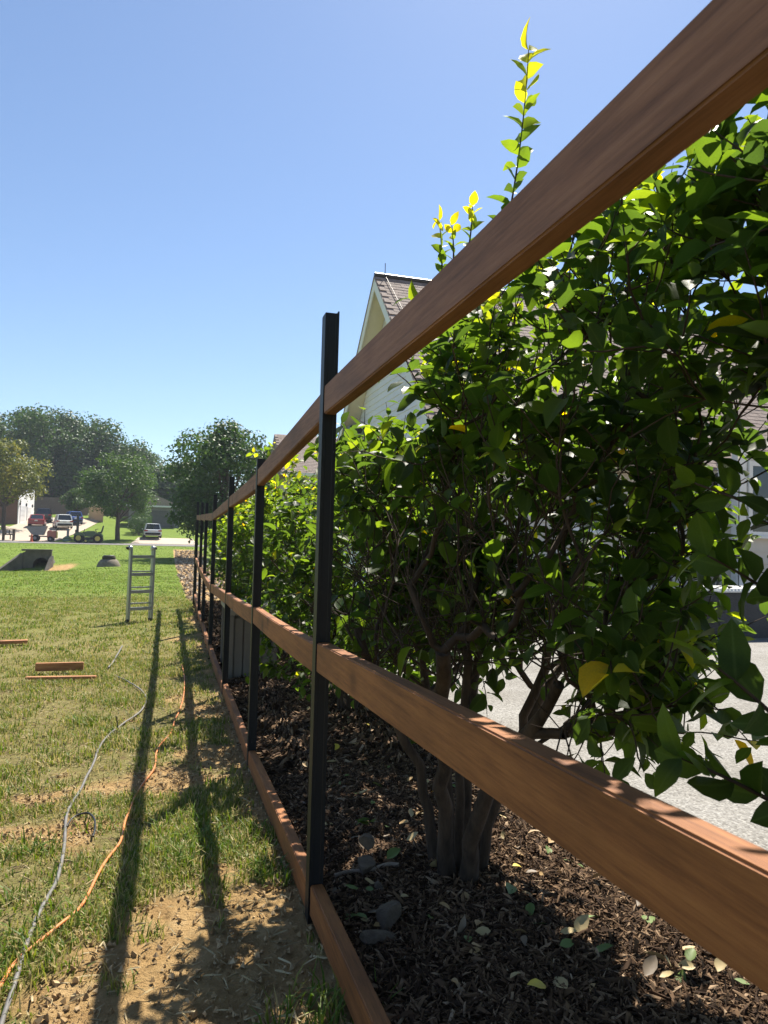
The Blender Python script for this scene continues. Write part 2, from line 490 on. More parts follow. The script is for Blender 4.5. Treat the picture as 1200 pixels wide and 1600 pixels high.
def blades(n, x0, x1, y0, y1, h, wd, seed, dens=None, straw=.3, flat=.5, green=0.0):
    r = np.random.default_rng(seed)
    x = r.uniform(x0, x1, n); y = r.uniform(y0, y1, n)
    u, v, z = uv_of(np.stack([x, y, g(x, y)], 1))
    keep = (z > .3) & (u > -60) & (u < 1260) & (v < 1720)
    keep &= r.random(n) > (dirt(x, y) * 1.05 if dens is None else dens(x, y))
    clump = fbm(x * 4, y * 4, 61, 3)
    keep &= r.random(n) < np.clip((clump - .28) * 3.2, .12, 1)
    x, y, clump = x[keep], y[keep], clump[keep]; n = len(x)
    hh = h * r.uniform(.45, 1.3, n) * (.6 + .8 * clump); ww = wd * r.uniform(.7, 1.3, n)
    an = r.uniform(0, 2 * math.pi, n); tilt = r.uniform(.15, 1.0, n) * flat * 2
    dx, dy = np.cos(an), np.sin(an)
    z = g(x, y) - .004
    z = z + np.where((y < 9) & (x > -4), .03 * (fbm(x * 2.2, y * 2.2, 35, 3) - .5), 0)
    sx, sy = -dy * ww / 2, dx * ww / 2
    c1, s1 = np.cos(tilt * .6), np.sin(tilt * .6); c2, s2 = np.cos(np.minimum(tilt * 1.5, 1.55)), np.sin(np.minimum(tilt * 1.5, 1.55))
    mx, my, mz = x + dx * hh * .5 * s1, y + dy * hh * .5 * s1, z + hh * .5 * c1
    tx, ty, tz = mx + dx * hh * .5 * s2, my + dy * hh * .5 * s2, mz + hh * .5 * c2
    V = np.stack([np.stack([x - sx, y - sy, z], 1), np.stack([x + sx, y + sy, z], 1), np.stack([mx + sx * .8, my + sy * .8, mz], 1),
                  np.stack([mx - sx * .8, my - sy * .8, mz], 1), np.stack([tx, ty, tz], 1)], 1).reshape(-1, 3)
    b = np.arange(n)[:, None] * 5
    T = np.concatenate([b + [0, 1, 2], b + [0, 2, 3], b + [3, 2, 4]], 1).reshape(-1, 3)
    t = np.where(r.random(n) < straw, r.uniform(.62, 1, n), np.clip(r.normal(.42 - green, .16, n), 0, .7))
    return V, T, np.repeat(t, 5)

def join(parts):
    V, T, A = [], [], []; k = 0
    for v, t, a in parts:
        V.append(v); T.append(t + k); A.append(a); k += len(v)
    return np.concatenate(V), np.concatenate(T), np.concatenate(A)

V, T, A = join([blades(90000, -2.0, .44, .95, 3.6, .042, .0045, 1, straw=.45),
                blades(110000, -4.2, .44, 3.6, 8.5, .05, .006, 2, straw=.46),
                blades(100000, -7.5, .44, 8.5, 17, .05, .010, 3, straw=.40),
                blades(70000, -14, .6, 17, 34, .038, .018, 4, straw=.14, green=.08),
                blades(50000, -26, 2, 34, 70, .045, .03, 5, straw=.06, green=.12)])
struct_ = link('lawn_grass', np_mesh('lawn_grass', V, T, M_GRASS, {'tint': A}), kind='stuff')
tag(struct_, 'patchy green and straw coloured lawn grass left of the fence', 'grass')
# long tufts along the edge of the bare soil
r = np.random.default_rng(77)
pts = [G(u, v) for u, v in [(280, 1290), (310, 1310), (265, 1330), (300, 1350), (330, 1285), (345, 1330), (50, 1335), (120, 1400), (40, 1420), (150, 1290), (420, 1300), (440, 1370), (360, 1060), (330, 1040), (470, 1590), (15, 1480), (95, 1440), (180, 1100), (60, 1180), (130, 1130), (540, 1580)]]
def tufts(pts, n, h, wd, sp, seed):
    r = np.random.default_rng(seed); parts = []
    for p in pts:
        V, T, A = blades(n, p.x - sp, p.x + sp, p.y - sp, p.y + sp, h, wd, int(r.integers(1e6)), dens=lambda x, y: np.zeros_like(x), straw=.12, flat=.7, green=.06)
        parts.append((V, T, A))
    return join(parts)
V, T, A = tufts(pts, 95, .075, .0055, .09, 5)
tag(link('grass_tufts', np_mesh('grass_tufts', V, T, M_GRASS, {'tint': A}), kind='stuff'), 'longer bright green grass tufts at the edge of the bare soil', 'grass')

# ------------------------------------------------------------------ clods, chips, litter
def chips(x, y, z, ln, wd, th, seed, tilt=.5):
    """Little irregular slivers: a bent, tapered sliver of six corners each."""
    r = np.random.default_rng(seed); n = len(x)
    an = r.uniform(0, 2 * math.pi, n); ti = r.normal(0, tilt, n); ro = r.normal(0, tilt * 1.2, n)
    ca, sa, ct, st = np.cos(an), np.sin(an), np.cos(ti), np.sin(ti)
    ax = np.stack([ca * ct, sa * ct, st], 1)
    si = np.stack([-sa * np.cos(ro), ca * np.cos(ro), np.sin(ro)], 1)
    up = np.cross(ax, si)
    c = np.stack([x, y, z], 1)
    L, W, H = ln[:, None] / 2, wd[:, None] / 2, th[:, None] / 2
    k = lambda: r.uniform(.5, 1.2, (n, 1))
    V = np.stack([c - ax * L * k() - si * W * k(), c - ax * L * k() + si * W * k(), c + ax * L * k() * .9 - si * W * k() * .8, c + ax * L * k() * .9 + si * W * k() * .8,
                  c - ax * L * .3 + up * H * 2 * k(), c + ax * L * .3 + up * H * 2 * k()], 1).reshape(-1, 3)
    b = np.arange(n)[:, None] * 6
    T = np.concatenate([b + t for t in ([0, 1, 4], [2, 5, 3], [0, 4, 5], [0, 5, 2], [1, 3, 5], [1, 5, 4], [0, 2, 3], [0, 3, 1])], 1).reshape(-1, 3)
    return V, T

def attr_mat(name, stops, rough=.9, spec=.2):
    m, n, l, b = new_mat(name)
    at = n.new('ShaderNodeAttribute'); at.attribute_name = 'tint'
    rr = ramp(n, stops); l.new(at.outputs['Fac'], rr.inputs[0]); l.new(rr.outputs[0], b.inputs['Base Color'])
    b.inputs['Roughness'].default_value = rough; b.inputs['Specular IOR Level'].default_value = spec
    return m
M_CHIP = attr_mat('mulch_chip', [(0, (.020, .011, .006)), (.3, (.058, .033, .018)), (.58, (.14, .085, .046)), (.8, (.26, .175, .105)), (1, (.40, .30, .20))])
def bed_points(n, x0, x1, y0, y1, seed):
    r = np.random.default_rng(seed)
    x = r.uniform(x0, x1, n); y = r.uniform(y0, y1, n)
    z = g(x, y) + .012 + bedf(x, y)
    u, v, d = uv_of(np.stack([x, y, z], 1)); k = (u > -40) & (u < 1280) & (v < 1700) & (d > .3)
    return x[k], y[k], z[k]
ps = []
for n, y0, y1, L, sd in [(66000, .85, 3.6, .025, 1), (26000, 3.6, 8, .05, 2), (9000, 8, 15, .08, 3)]:
    x, y, z = bed_points(n, .47, 1.56, y0, y1, sd); r = np.random.default_rng(sd + 40)
    ln = L * np.exp(np.clip(r.normal(0, .5, len(x)), -1.2, .9)); wd = ln * r.uniform(.08, .3, len(x)); th = wd * .5
    V, T = chips(x, y, z + r.uniform(0, .012, len(x)), ln, wd, th, sd)
    ps.append((V, T, np.repeat(np.clip(r.beta(1.6, 2.4, len(x)), 0, 1), 6)))
V, T, A = join(ps)
tag(link('mulch_chips', np_mesh('mulch_chips', V, T, M_CHIP, {'tint': A}), kind='stuff'), 'dark shredded bark mulch covering the bed under the hedge', 'mulch')

M_CLOD = attr_mat('soil_clod', [(0, (.17, .11, .05)), (.5, (.33, .225, .11)), (1, (.47, .35, .20))])
r = np.random.default_rng(9)
n = 60000
x = r.uniform(-1.9, .5, n); y = r.uniform(.95, 6, n)
k = r.random(n) < dirt(x, y) * (fbm(x * 4, y * 4, 71, 3) * 1.6 - .3); x, y = x[k], y[k]
sz = .0065 * np.exp(np.clip(r.normal(0, .55, len(x)), -1.2, .85))
zc = g(x, y) + .03 * (fbm(x * 2.2, y * 2.2, 35, 3) - .5) + .030 * dirt(x, y) * (fbm(x * 9, y * 9, 31, 4) - .5) + sz * .2
V, T = chips(x, y, zc, sz * 1.3, sz, sz * .9, 12, .4)
tag(link('soil_clods', np_mesh('soil_clods', V, T, M_CLOD, {'tint': np.repeat(r.random(len(x)), 6)}), kind='stuff'), 'loose tan clods and crumbs on the bare soil beside the fence', 'soil')
# dead clippings lying on the soil and thin grass
n = 14000
x = r.uniform(-2.4, .46, n); y = r.uniform(.95, 7, n)
ln = .030 * np.exp(np.clip(r.normal(0, .5, n), -1, .75))
V, T = chips(x, y, g(x, y) + .03 * (fbm(x * 2.2, y * 2.2, 35, 3) - .5) + r.uniform(.002, .014, n), ln, ln * .1, ln * .06, 13, .25)
M_STRAW = attr_mat('dry_clipping', [(0, (.15, .10, .05)), (.6, (.32, .25, .13)), (1, (.45, .37, .22))])
tag(link('dry_clippings', np_mesh('dry_clippings', V, T, M_STRAW, {'tint': np.repeat(r.random(n), 6)}), kind='stuff'), 'dry straw coloured clippings strewn over soil and thin lawn', 'clippings')

# pale gravel lying on the bare strip beyond the fence
r = np.random.default_rng(90); n = 4500
x = r.uniform(.2, 2.6, n); y = 14.5 + 48 * r.random(n) ** 1.7
k = r.random(n) < dirt(x, y); x, y = x[k], y[k]; sz = .032 * np.exp(np.clip(r.normal(0, .5, len(x)), -1, 1)) * (1 + y / 40)
V, T = chips(x, y, g(x, y) + sz * .15, sz * 1.2, sz, sz * .6, 14, .3)
tag(link('path_gravel', np_mesh('path_gravel', V, T, attr_mat('path_gravel', [(0, (.16, .11, .07)), (.5, (.30, .235, .165)), (1, (.46, .39, .30))]), {'tint': np.repeat(r.random(len(x)), 6)}), kind='stuff'), 'pale gravel and leaf litter on the bare strip beyond the fence', 'gravel')
# ------------------------------------------------------------------ the fence frame
def timber(name, ca, cb, cc):
    """Stained softwood: grain runs along Y, a few dark knots."""
    m, n, l, b = new_mat(name)
    tc = n.new('ShaderNodeTexCoord'); oi = n.new('ShaderNodeObjectInfo')
    va = n.new('ShaderNodeVectorMath'); va.operation = 'ADD'
    ml = n.new('ShaderNodeVectorMath'); ml.operation = 'SCALE'; ml.inputs['Scale'].default_value = 37
    cx = n.new('ShaderNodeCombineXYZ'); l.new(oi.outputs['Random'], cx.inputs[0]); l.new(oi.outputs['Random'], cx.inputs[2]); l.new(oi.outputs['Random'], cx.inputs[1])
    l.new(cx.outputs[0], ml.inputs[0]); l.new(tc.outputs['Object'], va.inputs[0]); l.new(ml.outputs[0], va.inputs[1])
    def nz(sx, sy, sz, s, d=5, ro=.6):
        mp = n.new('ShaderNodeMapping'); mp.inputs['Scale'].default_value = (sx, sy, sz); l.new(va.outputs[0], mp.inputs[0])
        x = n.new('ShaderNodeTexNoise'); x.inputs['Scale'].default_value = s; x.inputs['Detail'].default_value = d; x.inputs['Roughness'].default_value = ro
        l.new(mp.outputs[0], x.inputs[0]); return x
    gr = nz(1, .035, 1, 85, 7, .7); bl = nz(1, .3, 1, 6, 5)
    r = ramp(n, [(.30, cb), (.5, ca), (.72, cc)])
    fi = nz(1, .06, 1, 260, 6, .75); am = n.new('ShaderNodeMath'); am.operation = 'MULTIPLY_ADD'; am.inputs[1].default_value = .55
    s0 = n.new('ShaderNodeMath'); s0.operation = 'SUBTRACT'; s0.inputs[1].default_value = .27; l.new(gr.outputs[0], s0.inputs[0])
    l.new(fi.outputs[0], am.inputs[0]); l.new(s0.outputs[0], am.inputs[2]); l.new(am.outputs[0], r.inputs[0])
    r2 = ramp(n, [(.32, (.60, .58, .56)), (.6, (1, 1, 1))]); l.new(bl.outputs[0], r2.inputs[0])
    mx = n.new('ShaderNodeMixRGB'); mx.blend_type = 'MULTIPLY'; mx.inputs[0].default_value = 1
    l.new(r.outputs[0], mx.inputs[1]); l.new(r2.outputs[0], mx.inputs[2])
    # knots
    mp = n.new('ShaderNodeMapping'); mp.inputs['Scale'].default_value = (1.5, 3.6, 4.5); l.new(va.outputs[0], mp.inputs[0])
    vo = n.new('ShaderNodeTexVoronoi'); vo.inputs['Scale'].default_value = 1.0; vo.inputs['Randomness'].default_value = 1
    l.new(mp.outputs[0], vo.inputs[0])
    kr = ramp(n, [(.05, (.12, .09, .08)), (.11, (.45, .38, .34)), (.17, (.8, .76, .72)), (.30, (1, 1, 1))]); l.new(vo.outputs['Distance'], kr.inputs[0])
    m2 = n.new('ShaderNodeMixRGB'); m2.blend_type = 'MULTIPLY'; m2.inputs[0].default_value = .75
    l.new(mx.outputs[0], m2.inputs[1]); l.new(kr.outputs[0], m2.inputs[2])
    l.new(m2.outputs[0], b.inputs['Base Color'])
    b.inputs['Roughness'].default_value = .68; b.inputs['Specular IOR Level'].default_value = .35
    bp = n.new('ShaderNodeBump'); bp.inputs['Strength'].default_value = .5; bp.inputs['Distance'].default_value = .002
    l.new(am.outputs[0], bp.inputs['Height']); l.new(bp.outputs[0], b.inputs['Normal'])
    return m
M_RAIL = timber('stained_timber', (.28, .105, .030), (.17, .058, .017), (.37, .15, .045))
M_RAIL_TOP = timber('flare_greyed_timber', (.24, .112, .058), (.15, .068, .036), (.32, .16, .088))  # same stain as the other rails, with the lens flare veil greyed into the colour
M_POST = mat('black_steel', (.009, .010, .012), (.006, .007, .008), 8, .5, .08, 80, spec=.3)
M_SCREW = mat('screw_metal', (.35, .30, .22), None, 10, .4, metal=.8)

def v_to_z(v, x, y):
    lo, hi = -3.0, 6.0
    for _ in range(40):
        m = (lo + hi) / 2
        if uv_of(np.array([[x, y, m]]))[1][0] > v: lo = m
        else: hi = m
    return (lo + hi) / 2

_sa, _ca = math.sin(YAW), math.cos(YAW)
JOINTS = []
for d, vt, vm, vb, vtop in [(2.19, 605, 1002, 1376, 493), (3.88, 734, 947.5, 1170.6, 717), (5.83, 776, 925.5, 1067, 745), (8.10, 800, 913, 1006.4, 773),
                            (10.1, 803, 896, 970.5, 786), (11.7, 804, 886, 953.6, 785), (13.8, 805, 871.5, 927.7, 784)]:
    y = d * _ca - (FX - d * _sa) / _ca * _sa
    JOINTS.append((y, v_to_z(vt, FX, y), v_to_z(vm, FX, y), v_to_z(vb, FX, y), v_to_z(vtop, FX, y)))
j1 = JOINTS[0]
JOINTS.insert(0, (j1[0] - 1.86, j1[1] + .008, j1[2] + .082, j1[3] + .10, j1[4] + .01))
fence = thing('fence_frame', 'unfinished fence frame of black steel posts and three rows of orange brown timber rails', 'fence', (FX, JOINTS[1][0], gz(FX, JOINTS[1][0])))
RW, RH, PW, PD = .038, .089, .044, .050
for i, (y, zt, zm, zb, ztop) in enumerate(JOINTS):
    mb = MB(); x0 = FX - .003; x1 = x0 + PW; t = .003; y0, y1 = y - PD / 2, y + PD / 2
    # channel section: web to the near side with a shallow groove, flanges turned away
    poly = [(x0, y1), (x0, y0), (x0 + .010, y0), (x0 + .012, y0 + .0015), (x1 - .012, y0 + .0015), (x1 - .010, y0), (x1, y0), (x1, y1), (x1 - .010, y1), (x1 - .010, y1 - t),
            (x1 - t, y1 - t), (x1 - t, y0 + t + .004), (x0 + t, y0 + t + .004), (x0 + t, y1 - t), (x0 + .010, y1 - t), (x0 + .010, y1)]
    mb.prism(poly, min(zb - .25, gz(FX, y) - .2), ztop)
    p = mb.build('post', M_POST, fence, world=True)
    if i == 1:
        mb = MB(); mb.box(((x0 + x1) / 2, y, ztop + .0015), (PW - .002, PD - .002, .003)); mb.build('cap', M_POST, p, world=True)
        mb = MB(); mb.box((x1 - .002, y0 + .012, ztop + .005), (.004, .024, .010)); mb.build('post_lip', M_POST, p, world=True)
# a second post tight behind the last one
y = JOINTS[-1][0] + .55
mb = MB(); mb.box((FX + .019, y, .72 + gz(FX, y)), (PW, PD, 1.9)); mb.build('post', M_POST, fence, world=True, bevel=.003)
for i in range(len(JOINTS) - 1):
    ya, yb = JOINTS[i][0] + PD / 2 + .002, JOINTS[i + 1][0] - PD / 2 - .002
    for k in (1, 2, 3):
        za, zb_ = JOINTS[i][k], JOINTS[i + 1][k]
        if i >= 1: za -= .012
        n = 10; mb = MB(); cx = FX + RW / 2 + random.uniform(-.002, .002)
        bow = random.uniform(-.008, .008) if i else .0; vs = []
        for s in range(n + 1):
            t = s / n; yy = ya + (yb - ya) * t; z1 = za + (zb_ - za) * t - RH / 2 + bow * math.sin(math.pi * t); xx = cx + .6 * bow * math.sin(math.pi * t)
            vs += [(xx - RW / 2, yy, z1 - RH / 2), (xx + RW / 2, yy, z1 - RH / 2), (xx + RW / 2, yy, z1 + RH / 2), (xx - RW / 2, yy, z1 + RH / 2)]
        fs = [(0, 1, 2, 3), tuple(4 * n + q for q in (3, 2, 1, 0))]
        for s in range(n):
            for q in range(4):
                fs.append((4 * s + q, 4 * s + 4 + q, 4 * s + 4 + (q + 1) % 4, 4 * s + (q + 1) % 4))
        mb.add(vs, fs)
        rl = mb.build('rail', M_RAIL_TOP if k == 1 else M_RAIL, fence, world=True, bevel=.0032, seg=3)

# ------------------------------------------------------------------ offcuts on the grass
def offcut(u0, v0, u1, v1, h, wdt, label, lift=0.0, group='timber offcuts on the lawn'):
    a, b = G(u0, v0), G(u1, v1)
    c = (a + b) / 2; c.z = (gz(a.x, a.y) + gz(b.x, b.y)) / 2 + h / 2 + .025 + lift
    L = (b - a).length
    o = MB().box((0, 0, 0), (wdt, L, h)).build('timber_offcut', M_CUT, bevel=.003)
    o.location = c; o.rotation_euler = (0, 0, math.atan2(-(b.x - a.x), b.y - a.y))
    return tag(o, label, 'offcut', group)
M_CUT = timber('fresh_timber', (.40, .18, .07), (.30, .12, .05), (.50, .26, .11))
offcut(-38, 1011, 43, 1008, .038, .089, 'orange timber offcut lying on the grass at the left edge of the picture')
offcut(55, 1053, 130, 1051, .075, .040, 'short thick dark faced timber offcut lying on its edge on the lawn')
offcut(40, 1066, 150, 1064, .022, .05, 'long thin timber strip lying on the lawn in front of the short thick one')
offcut(88, 1045, 106, 1045, .03, .06, 'tiny timber scrap on the grass just behind the short thick offcut')

# ------------------------------------------------------------------ ladder standing on the lawn
M_ALU = mat('ladder_aluminium', (.42, .43, .44), (.33, .34, .36), 30, .38, .05, 90, metal=.85)
M_BLK = mat('black_plastic', (.015, .015, .016), None, 20, .5)
la, lb = G(200, 972), G(236, 970)
mid = (la + lb) / 2; dpt = (mid - CAM).dot(CF)
lad = thing('ladder', 'folded aluminium ladder standing upright alone on the lawn', 'ladder', mid)
ax = (lb - la); Wd = ax.length; ax.normalize(); ax.z = 0; ax.normalize(); bk = Vector((-ax.y, ax.x, 0))
if bk.y < 0: bk = -bk
Hl = (P(218, 857, dpt).z - mid.z)
for off, lean, hh in ((0.0, .01, Hl), (.05, -.006, Hl - .03)):
    for s in (-1, 1):
        p0 = mid + ax * s * Wd / 2 * (1 if off == 0 else .97) + bk * off; p1 = p0 + Vector((0, 0, hh)) + bk * lean + ax * .01
        mb = MB(); mb.bar(p0 + Vector((0, 0, .02)), p1, .034, .055, up=bk); sr = mb.build('side_rail', M_ALU, lad, world=True, bevel=.003)
        mb = MB(); mb.box(p0 + Vector((0, 0, .015)), (.042, .062, .06)); mb.build('foot', M_BLK, sr, world=True, bevel=.006)
for v in (870, 897.5, 924.5, 951):
    z = P(218, v, dpt).z; c = Vector((mid.x, mid.y, z))
    mb = MB(); mb.box(c, (Wd - .03, .038, .048), rz=math.atan2(ax.y, ax.x)); mb.build('rung', M_ALU, lad, world=True, bevel=.006)
for v in (893, 918, 943):
    z = P(218, v, dpt).z; c = Vector((mid.x, mid.y, z)) + bk * .05
    mb = MB(); mb.box(c, (Wd * .97 - .03, .03, .02), rz=math.atan2(ax.y, ax.x)); mb.build('rung', M_ALU, lad, world=True, bevel=.004)
for s in (-1, 1):
    c = mid + ax * s * Wd / 2 + Vector((0, 0, Hl + .005)) + bk * .03
    mb = MB(); mb.cyl(c - ax * .03, c + ax * .03, .036, n=18); h = mb.build('hinge', M_ALU, lad, world=True, bevel=.004)
    mb = MB(); mb.cyl(c + ax * s * .028, c + ax * s * .06, .027, .022, n=14); mb.build('hinge_knob', M_BLK, h, world=True, bevel=.004)

# ------------------------------------------------------------------ storage box behind the fence
M_BOX = mat('taupe_plastic', (.17, .15, .125), (.14, .122, .10), 6, .6, .15, 120)
bz = gz(.9, 6.9) + .03; bx0, bx1, by0, by1 = .53, .92, 6.5, 7.4
box = thing('deck_box', 'taupe plastic storage box with ribbed sides behind the middle of the fence', 'storage box', (.72, 6.95, bz))
mb = MB(); mb.box(((bx0 + bx1) / 2, (by0 + by1) / 2, bz + .29), (bx1 - bx0 - .03, by1 - by0 - .03, .57)); mb.build('body', M_BOX, box, world=True, bevel=.01)
for k in range(4):
    x = bx0 + .0675 + k * .085
    mb = MB(); mb.box((x, by0 + .008, bz + .29), (.078, .022, .53)); mb.build('panel', M_BOX, box, world=True, bevel=.005)
for k in range(6):
    y = by0 + .095 + k * .142
    mb = MB(); mb.box((bx0 + .008, y, bz + .29), (.022, .130, .53)); mb.build('panel', M_BOX, box, world=True, bevel=.005)
for x, y in ((bx0, by0), (bx1, by0), (bx0, by1), (bx1, by1)):
    mb = MB(); mb.box((x, y, bz + .29), (.05, .05, .58)); mb.build('corner_post', M_BOX, box, world=True, bevel=.008)
M_LID = mat('pale_lid_plastic', (.26, .24, .21), (.22, .20, .17), 6, .5, .1, 90)
mb = MB(); mb.box(((bx0 + bx1) / 2, (by0 + by1) / 2, bz + .615), (bx1 - bx0 + .07, by1 - by0 + .07, .065)); ld = mb.build('lid', M_LID, box, world=True, bevel=.015)
for k in range(3):
    mb = MB(); mb.box((bx0 + .075 + k * .12, (by0 + by1) / 2, bz + .652), (.09, by1 - by0 - .06, .014)); mb.build('lid_ridge', M_LID, ld, world=True, bevel=.004)

# ------------------------------------------------------------------ cords across the grass
def smooth(pts, k=5):
    out = []
    q = [pts[0]] + pts + [pts[-1]]
    for i in range(1, len(q) - 2):
        for s in range(k):
            t = s / k; a, b, c, d = q[i - 1], q[i], q[i + 1], q[i + 2]
            out.append(.5 * ((2 * b) + (-a + c) * t + (2 * a - 5 * b + 4 * c - d) * t * t + (-a + 3 * b - 3 * c + d) * t ** 3))
    out.append(pts[-1]); return out
def cord(name, label, cat, px, r, m, lift, arch=None):
    pts = [G(u, v) for u, v in px]
    pts = smooth(pts)
    for i, p in enumerate(pts):
        p.z = gz(p.x, p.y) + lift + .012 * float(vnoise(p.x * 5, p.y * 5, 3)) + .03 * float(fbm(np.array(p.x * 2.2), np.array(p.y * 2.2), 35, 3) - .5)
        if arch: p.z += arch * math.sin(math.pi * i / (len(pts) - 1))
    o = MB().tube(pts, r, 10).build(name, m)
    return tag(o, label, cat)
M_ORANGE = mat('orange_rubber', (.62, .22, .07), (.50, .17, .055), 20, .5)
M_HOSE = mat('grey_rubber', (.19, .18, .168), (.095, .09, .083), 14, .6)
cord('extension_cord', 'orange extension cord snaking through the shadow on the lawn', 'cord',
     [(-25, 1575), (0, 1550), (27, 1510), (83, 1463), (123, 1427), (147, 1387), (167, 1353), (188, 1323), (195, 1290), (204, 1268), (217, 1236), (241, 1203), (244, 1180), (255, 1160), (267, 1147), (273, 1127), (281, 1110), (287, 1087), (288, 1060), (284, 1040)],   .0048, M_ORANGE, .009)
cord('garden_hose', 'grey muddy cable running along the left side of the lawn', 'cable',
     [(-2, 1625), (7, 1593), (30, 1523), (50, 1460), (73, 1413), (90, 1380), (100, 1330), (103, 1283), (110, 1263), (127, 1237), (136, 1217), (147, 1195), (155, 1172), (171, 1150), (197, 1129), (221, 1111), (229, 1092), (213, 1076), (196, 1066), (179, 1057)], .0062, M_HOSE, .009)
cord('garden_hose', 'short pale end of cable lying in the grass towards the ladder', 'cable', [(169, 1047), (174, 1040), (182, 1029), (191, 1014)], .008, M_HOSE, .02)
cord('wire_loop', 'thin black wire looping up beside the grey cable', 'wire', [(104, 1297), (112, 1288), (124, 1284), (138, 1284), (147, 1293), (148, 1306), (145, 1316)], .004, M_BLK, .012, .02)
q = G(184, 1141); tag(MB().tube([q + Vector((0, 0, -.03)), q + Vector((-.004, 0, .04)), q + Vector((-.012, .01, .088))], .0035, 6).build('marker_stake', M_BLK), 'thin dark stick standing in the grass beside the grey cable', 'stick')

# ------------------------------------------------------------------ stones in the bed
M_STONE = mat('field_stone', (.17, .13, .09), (.07, .052, .036), 14, .95, .9, 40, rnd=.15)
def stone(p, s, label, seed, group=None, flat=.75):
    r = np.random.default_rng(seed)
    bm = bmesh.new(); bmesh.ops.create_icosphere(bm, subdivisions=3, radius=1)
    dirs = r.normal(size=(9, 3)); dirs /= np.linalg.norm(dirs, axis=1)[:, None]; cut = r.uniform(.42, .72, 9)
    for v in bm.verts:
        q = np.array(v.co)
        for dd, c in zip(dirs, cut):
            e = q @ dd - c
            if e > 0: q = q - dd * e
        q = q * (1 + .018 * r.normal())
        v.co = (q[0] * s[0], q[1] * s[1], q[2] * s[2])
    me = bpy.data.meshes.new('stone'); bm.to_mesh(me); bm.free(); me.materials.append(M_STONE)
    o = link('stone', me); o.location = p; o.rotation_euler = (0, 0, r.uniform(0, 6))
    return tag(o, label, 'stone', group)
def on_bed(u, v, up):
    p = G(u, v); p.z = gz(p.x, p.y) + .012 + float(bedf(np.array(p.x), np.array(p.y))) + up; return p
stone(on_bed(607, 1468, .03), (.052, .05, .045), 'largest dull grey stone lying on the mulch near the bottom rail', 1)
stone(on_bed(592, 1492, .012), (.055, .035, .025), 'flat low stone just in front of the largest grey stone', 2)
stone(on_bed(570, 1385, .02), (.042, .04, .04), 'blocky tan stone behind the bottom rail near the first post', 3)
stone(on_bed(571, 1372, .075), (.028, .03, .035), 'pale stone balanced on top of the blocky tan stone', 4)
stone(on_bed(593, 1418, .012), (.025, .02, .018), 'small pointed stone on the mulch left of the shrub trunks', 5)
# a dead stick on the mulch
mb = MB(); q = [on_bed(u, v, .015) for u, v in [(522, 1388), (545, 1384), (575, 1388), (605, 1386), (622, 1388)]]
mb.tube(smooth(q, 4), .007, 8)
tag(mb.build('dead_branch', mat('dead_wood', (.30, .24, .18), (.18, .13, .09), 20, .9, .5)), 'bare dead branch lying on the mulch beside the first post', 'branch')
# ------------------------------------------------------------------ leaves
def leaf_template(bend=.18, fold=.16, curl=0.0, wdt=.27):
    """A pointed oval leaf of unit length along X, midrib sunk, tip bending down; 13 corners."""
    xs = [0, .10, .28, .55, .80, 1.0]; hw = [0, .11, .26, .30, .19, 0]
    V = []; L = []; R = []; C = []
    for x, h in zip(xs, hw):
        z = -bend * x * x + curl * x ** 3
        C.append(len(V)); V.append((x, 0, z))
        if h > 0:
            h = h * wdt / .27
            L.append(len(V)); V.append((x, h, z + fold * h + .02 * math.sin(9 * x)))
            R.append(len(V)); V.append((x, -h, z + fold * h - .02 * math.sin(7 * x)))
    T = []
    for S, flip in ((L, False), (R, True)):
        t = [(C[0], C[1], S[0])]
        for i in range(3):
            t += [(C[i + 1], C[i + 2], S[i + 1]), (C[i + 1], S[i + 1], S[i])]
        t += [(C[4], C[5], S[3])]
        T += [tuple(reversed(q)) if flip else q for q in t]
    return np.array(V), np.array(T)
RIB = (np.abs(leaf_template()[0][:, 1]) < 1e-6).astype(float)
LTS = [leaf_template(.10, .35), leaf_template(.28, .22), leaf_template(-.08, .45), leaf_template(.45, .3, .0, .24), leaf_template(.7, .55, .1, .25), leaf_template(.12, .8, 0, .29)]

LEAF_STOPS = [(0, (.010, .024, .006)), (.35, (.020, .046, .008)), (.6, (.036, .075, .010)), (.8, (.085, .135, .016)), (.92, (.20, .23, .025)), (1, (.50, .38, .02))]
M_LEAF = leafy('privet_leaf', LEAF_STOPS, (5.8, .46, .466), .22, .47, rib=True)
M_BARK = mat('shrub_bark', (.085, .058, .038), (.022, .015, .010), 26, .95, 1.0, 45, stretch=(1, 1, .3))
M_TWIG = mat('shrub_twig', (.060, .038, .023), (.028, .018, .011), 25, .85)

def leaf_cloud(O, Xd, N, S, tint, seed):
    """Joined leaves: origins, directions, normals, lengths."""
    r = np.random.default_rng(seed); n = len(O)
    which = r.integers(0, len(LTS), n)
    Yd = np.cross(N, Xd); Vs, Ts, As = [], [], []; k = 0
    for w_, (V0, T0) in enumerate(LTS):
        m = which == w_
        if not m.any(): continue
        o, x, y, nn, s = O[m], Xd[m], Yd[m], N[m], S[m]
        V = o[:, None] + (V0[None, :, 0:1] * x[:, None] + V0[None, :, 1:2] * y[:, None] + V0[None, :, 2:3] * nn[:, None]) * s[:, None, None]
        c = m.sum(); b = np.arange(c)[:, None, None] * len(V0) + T0[None]
        Vs.append(V.reshape(-1, 3)); Ts.append(b.reshape(-1, 3) + k); As.append(np.repeat(tint[m], len(V0))); k += c * len(V0)
    return np.concatenate(Vs), np.concatenate(Ts), np.concatenate(As)

